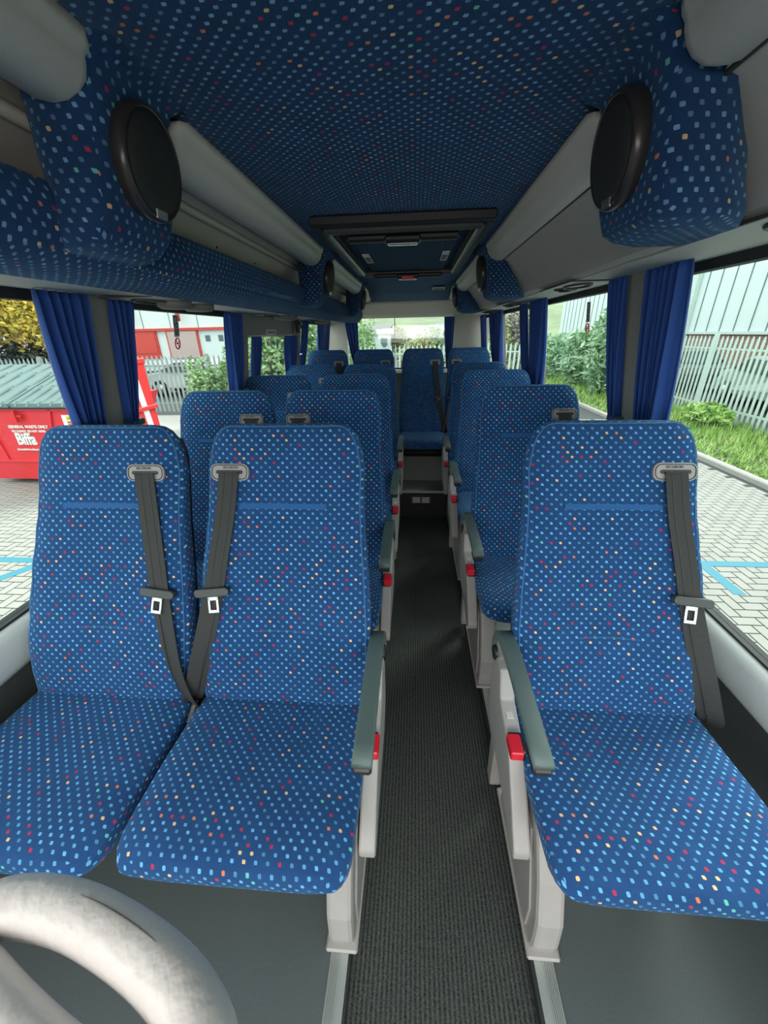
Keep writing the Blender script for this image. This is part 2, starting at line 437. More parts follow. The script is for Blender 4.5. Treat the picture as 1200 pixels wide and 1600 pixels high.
# glass bays
def bays(side, cuts, z0, z1, n0):
    w = wxl if side < 0 else wxr; k = n0
    for a, b in cuts:
        poly = [(w(z0)+side*.014, z0), (w(z0)+side*.018, z0), (w(z1)+side*.018, z1), (w(z1)+side*.014, z1)]
        struct(MB().prism(poly, a, b, 'y').build('window_%d' % k, GLASS)); k += 1
bays(-1, [(Y0, -.18), (-.06, 1.235), (1.385, 2.40), (2.54, 3.66), (3.74, Y1)], .643, 1.503, 1)
bays(1, [(Y0, -.22), (-.06, 1.515), (1.71, 2.92), (3.06, 4.22), (4.36, Y1)], .565, 1.545, 6)

# emergency door surround on the left
struct(wall_quad(-1, 2.54, 3.74, 1.405, 1.53, -.02, .012, PILL, 'trim_21', .004))
struct(wall_quad(-1, 2.54, 3.72, 1.395, 1.407, -.02, .020, ALU, 'trim_22'))
struct(wall_quad(-1, 3.58, 3.66, .60, 1.40, -.02, .014, BLKR, 'door_1'))
dg_ = empty('door_release', (wxl(1.45)+.05, 3.62, 1.42), 'black emergency door release mechanism above the left side door', 'door lever')
MB().box(-.008, .025, -.03, .03, .0, .10, .006).build('housing', BLK, dg_)
MB().tube([(.02, 0, .08), (.04, 0, .06), (.045, .005, .0), (.03, .01, -.05)], .008, 8).build('lever', BLK, dg_)
MB().box(-.01, .012, .04, .07, -.18, -.165, .002).build('catch', CHR, dg_)
sg = empty('door_notice', (wxl(1.43)+.014, 3.06, 1.425), 'small white notice with red print above the left side door window', 'sign')
sg.rotation_euler = (0, radians(8.8), 0)
MB().box(0, .003, -.11, .11, -.018, .018, .001).build('plate', STK, sg)
txt('EMERGENCY DOOR', .019, STR, sg, (.0045, 0, 0), (radians(90), 0, radians(90)), sx=1.0)

# front bulkhead above the windscreen, unseen, added to shade the speaker pods
struct(MB().box(-1.25, 1.02, Y0-.04, Y0, 1.44, 1.84).build('wall_front', PLW))
# rear wall: window 0.94-1.58, panels left and right
struct(MB().box(-1.30, 1.06, Y1, Y1+.04, -.1, .94).build('wall_rear', WALLC))
struct(MB().box(-1.10, -.86, Y1-.02, Y1+.03, .94, 1.62, .004).build('wall_rear', PLW))
struct(MB().box(.47, .90, Y1-.02, Y1+.03, .94, 1.62, .004).build('wall_rear', PLW))
struct(MB().box(-.86, .47, Y1, Y1+.04, 1.572, 1.8).build('wall_rear', PLW))
struct(MB().box(-.86, .47, Y1-.04, Y1+.0, .93, .975, .006).build('trim_23', mat('white_rail', (.62, .64, .62), .5)))
struct(MB().box(-.86, .47, Y1-.01, Y1+.02, .975, .995).build('trim_24', BLKR))
struct(MB().box(-.862, -.850, Y1-.03, Y1+.0, .94, 1.58).build('trim_25', STK))
struct(MB().box(.462, .474, Y1-.03, Y1+.0, .94, 1.58).build('trim_26', STK))
struct(MB().box(-.85, .462, Y1+.012, Y1+.016, .995, 1.575).build('window_12', GLASS))
# heated-window centre bar
struct(MB().box(-.262, -.254, Y1+.02, Y1+.03, .995, 1.575).build('trim_27', BLKR))

# ------------------------------------------------------------------ ceiling
mb = MB()
prof = [(-.49, 1.800), (-.30, 1.802), (-.06, 1.803), (.18, 1.802), (.36, 1.800)]
ys = [Y0, 4.1, 4.5, 4.92]; dz = [0, 0, -.018, -.078]
mb.loft([[(x, y, z+d) for x, z in prof] for y, d in zip(ys, dz)], closed=False, smooth=True)
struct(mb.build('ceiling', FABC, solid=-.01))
mb = MB()
rp_ = [(4.92, -.078), (5.02, -.10), (5.14, -.145), (5.22, -.19), (5.29, -.228)]
mb.loft([[(x*1.0, y, 1.80+d) for x in (-1.06, -.8, -.4, 0, .4, .86)] for y, d in rp_], closed=False, smooth=True)
struct(mb.build('ceiling', PLW, solid=-.01))
struct(MB().box(-1.25, 1.05, Y0, Y1+.04, 1.835, 1.87).build('ceiling', PLW))
# bulkhead above the racks at the very rear
struct(MB().box(-1.06, -.64, 4.93, 4.96, 1.52, 1.83).build('wall_rear', PLW))
struct(MB().box(.56, .86, 4.93, 4.96, 1.57, 1.83).build('wall_rear', PLW))

# roof hatch
hx, hy = -.055, 2.42
rh = empty('roof_hatch', (hx, hy, 1.80), 'black framed roof hatch with blue fabric panel set in the ceiling', 'roof hatch')
def frame(mb, w, d, t, z0, z1, b):
    mb.box(-w, w, -d, -d+t, z0, z1, b); mb.box(-w, w, d-t, d, z0, z1, b)
    mb.box(-w, -w+t, -d+t, d-t, z0, z1, b); mb.box(w-t, w, -d+t, d-t, z0, z1, b)
hb = mat('hatch_frame_black', (.020, .019, .019), .42)
mb = MB(); frame(mb, .345, .70, .035, -.034, .0, .006); mb.build('outer_frame', hb, rh)
mb = MB(); frame(mb, .312, .63, .028, -.046, -.002, .008); mb.build('inner_frame', mat('hatch_inner_grey', (.055, .062, .062), .32), rh)
mb = MB(); frame(mb, .288, .600, .012, -.026, -.002, .003); mb.build('seal', BLKR, rh)
MB().box(-.235, .235, -.47, .52, -.030, -.004, .01).build('hatch_panel', FABH, rh)
def hbar(y, nm):
    mb = MB(); mb.box(-.225, .225, y-.022, y+.022, -.066, -.040, .008); mb.box(-.075, .075, y-.03, y+.03, -.074, -.044, .01)
    o = mb.build('crossbar', BLK, rh)
    MB().box(-.06, .06, y-.012, y+.012, -.079, -.070, .003).build('handle', CHR, o)
    return o
hbar(-.56, 'a'); h2 = hbar(.56, 'b')
MB().box(-.04, .04, .528, .540, -.079, -.060, .002).build('lens', RED, h2)
for sx in (-1, 1):
    s = MB().box(sx*.205-.018, sx*.205+.018, -.10, .16, -.034, -.0295).build('instruction_sticker', CHR if 0 else STK, rh)
    MB().box(sx*.205-.013, sx*.205+.013, -.02, .12, -.0355, -.033).build('sticker_print', mat('print_grey', (.10, .08, .07), .5), s)
cv = empty('ceiling_vent', (.215, 4.28, 1.785), 'small dark square vent with chrome edge in the ceiling behind the hatch', 'vent')
MB().box(-.058, .058, -.10, .10, -.008, 0).build('frame', STK, cv)
MB().box(-.050, .050, -.084, .084, -.010, -.001).build('mesh', BLK, cv)

# ------------------------------------------------------------------ coving tubes
def cov(side, y0, y1, label, grp='grey coving tubes along the ceiling edge'):
    # cross-section: lip strip against the ceiling, then round tube belly
    if side < 0: base = [(-.470, 1.800), (-.476, 1.786), (-.484, 1.778), (-.486, 1.768), (-.492, 1.752), (-.506, 1.737), (-.526, 1.727), (-.550, 1.725), (-.574, 1.731), (-.590, 1.742), (-.598, 1.757), (-.600, 1.80)]
    else: base = [(.345, 1.800), (.350, 1.786), (.357, 1.778), (.359, 1.768), (.366, 1.752), (.380, 1.737), (.400, 1.727), (.424, 1.725), (.448, 1.731), (.464, 1.742), (.472, 1.757), (.474, 1.80)]
    cx = sum(p[0] for p in base)/len(base); cz = 1.775
    rings = []
    for y, k in ((y0, .55), (y0+.010, .86), (y0+.03, 1), (y1-.03, 1), (y1-.010, .86), (y1, .55)):
        rings.append([(cx+(x-cx)*k, y, min(1.8, cz+(z-cz)*k)) for x, z in base])
    o = MB().loft(rings, True, True).build('coving_tube', PLC)
    # thin gap line strip under the tube
    return tag(o, label, 'coving', grp)
SEGL = [(Y0, .775), (.99, 2.34), (2.60, 3.92), (4.18, 4.92)]
SEGR = [(Y0, .80), (1.06, 2.38), (2.62, 3.95), (4.20, 4.92)]
nm = ['nearest the viewer, cut by the top corner of the photo', 'between the first and second speaker pods', 'between the second and third speaker pods', 'beyond the last speaker pod']
for i, (a, b) in enumerate(SEGL): cov(-1, a, b, 'left grey coving tube %s' % nm[i])
for i, (a, b) in enumerate(SEGR): cov(1, a, b, 'right grey coving tube %s' % nm[i])

# ------------------------------------------------------------------ left luggage rack
lr = empty('luggage_rack', (-.62, Y0, 1.50), 'blue patterned open luggage rack running along the left side', 'luggage rack')
lip = [(-.622, 1.645), (-.612, 1.640), (-.606, 1.62), (-.605, 1.60), (-.612, 1.570), (-.632, 1.545), (-.665, 1.528), (-.71, 1.519), (-.78, 1.516), (-.79, 1.524), (-.70, 1.532), (-.66, 1.545), (-.640, 1.565), (-.632, 1.60), (-.634, 1.640)]
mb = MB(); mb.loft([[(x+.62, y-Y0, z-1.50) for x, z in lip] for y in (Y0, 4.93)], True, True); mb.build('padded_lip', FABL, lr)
MB().prism([(-1.055, 1.530), (-.78, 1.518), (-.66, 1.532), (-.66, 1.54), (-1.055, 1.542)], Y0, 4.93, 'y', M=Matrix.Translation((.62, -Y0, -1.50))).build('underside_panel', PLU, lr)
MB().prism([(-.655, 1.775), (-.690, 1.735), (-.85, 1.545), (-.87, 1.545), (-.71, 1.80), (-.655, 1.80)], Y0, 4.93, 'y', M=Matrix.Translation((.62, -Y0, -1.50))).build('back_panel', PLC, lr)
MB().box(-1.04, -.58, Y0, 4.93, 1.790, 1.80, 0, Matrix.Translation((.62, -Y0, -1.50))).build('top_panel', PLC, lr)
MB().tube([(-.050, 0, .243), (-.050, 4.93-Y0, .243)], .012, 10).build('rear_rail', PLC, lr)
for y in (1.22, 1.62, 1.98, 2.9, 3.4): MB().tube([(-.105, y-Y0, .197), (-.100, y-Y0, .199)], .005, 8).build('fixing_screw', BLK, lr)

# ------------------------------------------------------------------ right overhead panel
orp = empty('overhead_panel', (.60, Y0, 1.57), 'plain grey closed overhead panel running along the right side', 'overhead panel')
pr = [(.440, 1.735), (.462, 1.728), (.478, 1.712), (.545, 1.640), (.575, 1.600), (.590, 1.584), (.606, 1.577), (.625, 1.576), (.840, 1.583), (.840, 1.80), (.440, 1.80)]
MB().prism([(x-.60, z-1.57) for x, z in pr], 0, 4.93-Y0, 'y', smooth=False).build('fascia', PLW, orp, bevel=.004)
MB().tube([(-.158, 0, .161), (-.158, 4.93-Y0, .161)], .0045, 6).build('seam', BLKR, orp)
MB().box(.024, .238, .0, 4.93-Y0, .0015, .0055).build('underside', PLU, orp)
struct(MB().box(-.63, -.60, Y0, 4.93, 1.79, 1.83).build('trim_28', PLW))

# ------------------------------------------------------------------ speaker pods
def pod(side, yc, label, grp='fabric speaker pods'):
    r = empty('speaker_pod', (0, yc, 1.68), label, 'speaker', grp)
    # pod body: rounded vertical block, lofted down from the ceiling
    if side < 0: tab = [(1.800, -.44, -.64, .118), (1.79, -.472, -.64, .115), (1.75, -.486, -.64, .113), (1.68, -.500, -.64, .114), (1.62, -.512, -.64, .112), (1.59, -.522, -.66, .110), (1.56, -.545, -.66, .102), (1.545, -.57, -.66, .085)]
    else: tab = [(1.800, .31, .56, .128), (1.79, .345, .56, .128), (1.75, .365, .555, .128), (1.68, .372, .56, .128), (1.62, .380, .58, .127), (1.58, .392, .60, .122), (1.566, .410, .60, .112), (1.555, .44, .56, .09)]
    rings = []
    for z, xi, xo, hy in tab:
        r_ = .035; pts = []
        ax, bx = (xi, xo)
        s = 1 if bx > ax else -1
        for (cx, cy, a0) in ((ax+s*r_, -hy+r_, 180), (ax+s*r_, hy-r_, 90)):
            pass
        def arc(cx, cy, a, b, n=6): return [(cx+r_*cos(radians(a+(b-a)*i/n)), cy+r_*sin(radians(a+(b-a)*i/n))) for i in range(n+1)]
        if s > 0:
            pl = arc(ax+r_, hy-r_, 90, 180) + arc(ax+r_, -hy+r_, 180, 270) + [(ax+.5*(bx-ax), -hy+.010), (ax+.8*(bx-ax), -hy+.05), (bx, -hy+.11), (bx, hy)]
        else:
            pl = arc(ax-r_, -hy+r_, 270, 360) + arc(ax-r_, hy-r_, 0, 90) + [(bx, hy), (bx, -hy+.05), (ax+.85*(bx-ax), -hy+.02), (ax+.6*(bx-ax), -hy)]
        rings.append([(x, y, z-1.68) for x, y in pl])
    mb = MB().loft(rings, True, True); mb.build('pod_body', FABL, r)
    # round speaker
    n = Vector((-side*.985, -.02, -.16)).normalized()
    c = Vector((side*0, 0, .005)); c.x = -.486 if side < 0 else .357
    q = Vector((0, 0, 1)).rotation_difference(n).to_matrix().to_4x4(); T = Matrix.Translation(c) @ q
    def disc(prof, nseg=48):
        rings = []
        for rr, h in prof: rings.append([T @ Vector((rr*cos(2*pi*j/nseg), rr*sin(2*pi*j/nseg), h)) for j in range(nseg)])
        return rings
    rim = MB().loft(disc([(.070, -.045), (.079, -.03), (.083, -.012), (.085, .0), (.084, .008), (.081, .013), (.077, .014), (.075, .010)]), True, True).build('speaker', SPK, r)
    MB().loft(disc([(.0765, .006), (.0755, .012), (.065, .016), (.05, .019), (.02, .020), (.002, .020)]), True, True).build('grille', DARKM, rim)
    bM = T @ Matrix.Rotation(radians(0), 4, 'Z')
    # badge at the bottom edge of the grille
    dn = (T.inverted().to_3x3() @ Vector((0, 0, -1))); ang = atan2(dn.y, dn.x)
    b = MB().box(-.008, .008, -.017, .017, 0, .004, .0015, T @ Matrix.Rotation(ang, 4, 'Z') @ Matrix.Translation((.071, 0, .0135))).build('badge', CHR, rim)
    return r
for yc, lb in ((.865, 'left fabric speaker pod nearest the viewer with large round black speaker'), (2.47, 'second left speaker pod, beside the roof hatch'), (4.05, 'third left speaker pod, beyond the roof hatch')):
    pod(-1, yc, lb)
for yc, lb in ((.925, 'right fabric speaker pod nearest the viewer with large round black speaker'), (2.50, 'second right speaker pod, beside the roof hatch'), (4.07, 'third right speaker pod, beside the small ceiling vent')):
    pod(1, yc, lb)

# ------------------------------------------------------------------ reading light / air vent units under the racks
def vent_unit(side, x, y, z, label):
    r = empty('reading_light_unit', (x, y, z), label, 'light and air unit', 'light and air units under the overhead racks')
    mb = MB(); 
    dk = mat('unit_line', (.06, .065, .06), .5) if 'unit_line' not in bpy.data.materials else bpy.data.materials['unit_line']
    mb.box(-.085, .085, -.205, -.197, -.004, .0); mb.box(-.085, -.078, -.2, .2, -.004, .0)
    mb.build('plate_outline', dk, r)
    MB().box(-.078, .085, -.197, .2, -.003, .0, .001).build('plate', PLU, r)
    def oval(cy, ry, nm, m, t):
        pts = [(.05*cos(a)*.9, cy+ry*sin(a), -.006) for a in [2*pi*i/20 for i in range(20)]]
        return MB().tube(pts, t, 6, closed=True).build(nm, m, r)
    oval(-.05, .10, 'bezel', dk, .005); oval(.09, .045, 'nozzle_ring', dk, .005)
    pr = [(.036, .0), (.036, -.008), (.026, -.016), (.008, -.018)]
    MB().loft([[(rr*cos(2*pi*j/20), .09+rr*sin(2*pi*j/20), h) for j in range(20)] for rr, h in pr], True, True).build('air_nozzle', BLK if side > 0 else PILL, r)
    if side < 0:
        for cy in (.0, .17):
            pr = [(.062, .0), (.062, -.018), (.05, -.026), (.02, -.028)]
            MB().loft([[(.04+rr*.9*cos(2*pi*j/20), cy+rr*sin(2*pi*j/20), h) for j in range(20)] for rr, h in pr], True, True).build('lamp_dome', mat('dome_grey', (.16, .16, .145), .6) if 'dome_grey' not in bpy.data.materials else bpy.data.materials['dome_grey'], r)
    return r
for y, w in ((.80, 'above the nearest right seat'), (1.98, 'above the second right seat'), (3.12, 'above the third right seat'), (4.1, 'above the fourth right seat')):
    vent_unit(1, .68, y, 1.5705, 'flat grey light and vent unit, ' + w)
for y, w in ((.30, 'nearest the viewer'), (1.50, 'over the first pair of curtains'), (2.72, 'before the side door'), (3.85, 'after the side door')):
    vent_unit(-1, -.90, y, 1.521, 'grey domed light unit under the left rack, ' + w)

# ------------------------------------------------------------------ curtains
def curtain(side, t0, t1, b0, b1, zt, zb, label, folds=6, rear=False):
    if not rear: t0, t1, b0, b1 = (q*(.938 if side < 0 else .935) for q in (t0, t1, b0, b1))
    w = wxl if side < 0 else wxr
    nu, nv = 72, 22; rows = []
    ph = random.random()*6
    for j in range(nv+1):
        v = j/nv; z = zt+(zb-zt)*v
        e = v**1.25; a = t0+(b0-t0)*e; b = t1+(b1-t1)*e
        row = []
        for i in range(nu+1):
            u = i/nu; y = a+(b-a)*u
            amp = (.012+.010*v)*(1-.3*(j == 0))
            f = sin(u*folds*2*pi+ph+.6*sin(3*v+u*4))*amp + .35*amp*sin(u*folds*4.3*pi+1.3*ph)
            y += .004*cos(u*folds*2*pi+ph)
            if rear: row.append((y, Y1-.055-f*.8, z))
            else: row.append((w(z)-side*(.064+f), y, z))
        rows.append(row)
    o = MB().loft(rows, closed=False, smooth=True).build('curtain', CURT, solid=.0015)
    # header tape (stiff band at the top) as a part
    hd = []
    for dzz in (0, .022):
        hd.append([(p[0], p[1], p[2]-dzz) for p in rows[0]])
    return tag(o, label, 'curtain', 'royal blue window curtains')
ZB = 1.06
curtain(-1, 1.15, 1.338, 1.225, 1.300, 1.525, ZB, 'wide blue curtain on the left, in front of the nearest left pillar', 5)
curtain(-1, 1.435, 1.575, 1.44, 1.48, 1.525, ZB, 'blue curtain just behind the nearest left pillar', 4)
curtain(-1, 2.36, 2.57, 2.44, 2.56, 1.52, ZB, 'blue curtain in front of the second left pillar, before the side door', 5)
curtain(-1, 2.72, 2.92, 2.72, 2.80, 1.400, ZB, 'short blue curtain at the front edge of the side door window', 4)
curtain(-1, 3.46, 3.80, 3.60, 3.78, 1.400, ZB, 'short blue curtain at the rear edge of the side door window', 4)
curtain(-1, 4.00, 4.17, 4.00, 4.06, 1.52, ZB, 'dark blue curtain just behind the side door', 4)
curtain(-1, 4.56, 5.30, 4.70, 5.28, 1.51, ZB, 'blue curtain at the last left side window by the rear corner', 6)
curtain(1, 1.42, 1.645, 1.455, 1.590, 1.578, ZB-.03, 'wide blue curtain on the right, in front of the nearest right pillar', 6)
curtain(1, 1.785, 1.955, 1.75, 1.805, 1.578, ZB-.03, 'blue curtain just behind the nearest right pillar', 4)
curtain(1, 2.82, 3.13, 2.92, 3.11, 1.575, ZB-.03, 'blue curtain in front of the second right pillar', 6)
curtain(1, 3.26, 3.48, 3.25, 3.33, 1.575, ZB-.03, 'dark blue curtain just behind the second right pillar', 4)
curtain(1, 4.15, 4.53, 4.27, 4.52, 1.57, ZB-.03, 'blue curtain in front of the third right pillar', 6)
curtain(1, 4.65, 4.82, 4.64, 4.70, 1.57, ZB-.03, 'dark blue curtain just behind the third right pillar', 4)
curtain(1, 5.14, 5.50, 5.26, 5.50, 1.57, ZB-.03, 'blue curtain at the last right side window by the rear corner', 4)
curtain(0, -.875, -.715, -.775, -.715, 1.570, .98, 'dark blue curtain at the left edge of the rear window', 4, rear=True)
curtain(0, .345, .47, .395, .455, 1.570, .98, 'dark blue curtain at the right edge of the rear window', 4, rear=True)
# curtain clips on the pillars
for side, y, z, lb in ((-1, 1.385, 1.115, 'small grey curtain clip at the foot of the nearest left pillar'), (1, 1.66, 1.065, 'small grey curtain clip at the foot of the nearest right pillar'), (-1, 2.43, 1.10, 'small grey curtain clip at the second left pillar'), (1, 2.99, 1.06, 'small grey curtain clip at the second right pillar')):
    w = wxl if side < 0 else wxr
    o = MB().box(w(z)-side*.045, w(z)-side*.085, y-.035, y+.045, z-.014, z+.010, .004).build('curtain_clip', ARM)
    tag(o, lb, 'clip', 'curtain clips on the pillars')

# stickers on the glass
def glass_sticker(side, y, z, label):
    w = wxl if side < 0 else wxr
    r = empty('window_sticker', (w(z)+side*.010, y, z), label, 'sticker', 'safety stickers on the side windows')
    r.rotation_euler = (0, radians(8.8 if side < 0 else -7.4), 0)
    s = -side
    MB().box(0, s*.0012, -.021, .021, -.045, .045).build('notice_plate', mat('notice_grey', (.40, .42, .42), .5) if 'notice_grey' not in bpy.data.materials else bpy.data.materials['notice_grey'], r)
    def ell(z0, ry, rz, m, nm, x0, par, t=.0008):
        return MB().prism([(ry*cos(2*pi*i/24), z0+rz*sin(2*pi*i/24)) for i in range(24)], x0, x0+s*t, 'x').build(nm, m, par)
    ell(.018, .018, .024, STB, 'black_oval', s*.0012, r); ell(.018, .013, .019, STK, 'pale_oval', s*.0021, r)
    MB().box(s*.003, s*.0036, -.003, .003, .006, .030).box(s*.003, s*.0036, -.007, .007, .006, .012).build('pictogram', STB, r)
    for k in range(3): MB().box(s*.0012, s*.002, -.015, .015, -.018-.009*k, -.0135-.009*k).build('text_line', STB, r)
    MB().tube([(s*.0008, .019*cos(2*pi*i/28), -.073+.023*sin(2*pi*i/28)) for i in range(28)], .0030, 6, closed=True).build('prohibition_ring', STR, r)
    MB().tube([(s*.0012, -.012, -.056), (s*.0012, .012, -.09)], .0022, 6).build('prohibition_bar', STR, r)
    MB().box(0, s*.0012, -.012, .012, -.075, -.071).box(0, s*.0012, .008, .011, -.070, -.062).build('cigarette', STB, r)
    return r
glass_sticker(-1, 1.86, 1.45, 'black oval and no smoking stickers on the left side window')
glass_sticker(1, 2.20, 1.475, 'black oval and no smoking stickers on the right side window')
hs = empty('door_glass_sticker', (wxl(1.33)-.010, 3.28, 1.31), 'pale sticker with dark bars on the side door glass', 'sticker')
MB().box(0, .0012, -.02, .02, .0, .05).build('plate', STK, hs)
for k in range(3): MB().box(.0012, .002, -.018, .018, .006+.016*k, .013+.016*k).build('bar', STB, hs)

# ------------------------------------------------------------------ seats
JZ = .46
TAB = [  # z, y front, half width, thickness
    (.385, -.010, .215, .085), (.400, -.018, .232, .10), (.44, -.016, .242, .112), (.50, -.004, .246, .118), (.58, .020, .250, .118), (.68, .066, .247, .112), (.78, .112, .240, .106),
    (.88, .160, .231, .10), (.95, .196, .226, .096), (1.00, .220, .225, .092), (1.05, .242, .227, .088), (1.10, .260, .220, .082),
    (1.135, .272, .209, .076), (1.158, .282, .192, .066), (1.170, .292, .174, .048), (1.1745, .302, .156, .026)]
def prof_at(z): return interp(TAB, z)
def front_y(x, z):
    yf, hw, th = prof_at(z); s = max(-1, min(1, x/hw))
    dish = .020*math.exp(-((z-.68)/.25)**2)+.004
    r = min(.030, th*.42)
    return yf + r*abs(s)**7 + dish*(1-s*s)
def back_ring(z, n=26):
    yf, hw, th = prof_at(z); r = min(.030, th*.42)
    f = []; b = []
    for i in range(n+1):
        s = sin(-pi/2+pi*i/n); 
        f.append((s*hw, front_y(s*hw, z), z))
    for i in range(n-1, 0, -1):
        s = sin(-pi/2+pi*i/n)
        b.append((s*hw*1.0, yf+th-r*abs(s)**7, z))
    return f+b
def back_mesh():
    zs = []
    for a, b in zip(TAB, TAB[1:]):
        k = max(1, int((b[0]-a[0])/.02)); zs += [a[0]+(b[0]-a[0])*i/k for i in range(k)]
    zs.append(TAB[-1][0])
    return MB().loft([back_ring(z) for z in zs], True, True)
CT = [  # y, half width, top z, bottom z
    (-.392, .205, .428, .408), (-.388, .222, .440, .394), (-.378, .234, .451, .386), (-.360, .243, .461, .380), (-.335, .248, .468, .374),
    (-.30, .248, .471, .370), (-.20, .250, .468, .366), (-.08, .248, .463, .366), (.0, .245, .462, .366), (.05, .235, .458, .372)]
def cushion_mesh(n=26):
    ysn = []
    for a, b in zip(CT, CT[1:]):
        k = max(1, int((b[0]-a[0])/.02)); ysn += [a[0]+(b[0]-a[0])*i/k for i in range(k)]
    ysn.append(CT[-1][0]); rings = []
    for y in ysn:
        hw, zt, zb = interp(CT, y); r = min(.026, (zt-zb)*.42); t = []; bt = []
        d = .010 if y > -.33 else .010*max(0, (y+.392)/.062)
        for i in range(n+1):
            s = sin(-pi/2+pi*i/n); t.append((s*hw, y, zt - r*abs(s)**7 - d*(1-s*s)))
        for i in range(n-1, 0, -1):
            s = sin(-pi/2+pi*i/n); bt.append((s*hw, y, zb + r*abs(s)**7))
        rings.append(t+bt)
    return MB().loft(rings, True, True)
def ribbon(pts, w, t=.0022, wd=None):
    """flat band along pts, each (x,y,z); width along local x unless wd gives directions"""
    rings = []
    P = [Vector(p) for p in pts]
    for i, p in enumerate(P):
        tg = (P[min(i+1, len(P)-1)]-P[max(i-1, 0)]).normalized()
        x = Vector(wd[i]) if wd else Vector((1, 0, 0)); x = (x-x.dot(tg)*tg).normalized(); nn = tg.cross(x).normalized()
        ww = w[i] if isinstance(w, list) else w
        rings.append([p-x*ww/2-nn*t/2, p+x*ww/2-nn*t/2, p+x*ww/2+nn*t/2, p-x*ww/2+nn*t/2])
    return MB().loft(rings, True, True, smooth=False)
def rrect(w, h, r, n=5):
    out = []
    for cx, cy, a in ((w-r, h-r, 0), (-w+r, h-r, 90), (-w+r, -h+r, 180), (w-r, -h+r, 270)):
        for i in range(n+1): out.append((cx+r*cos(radians(a+90*i/n)), cy+r*sin(radians(a+90*i/n))))
    return out

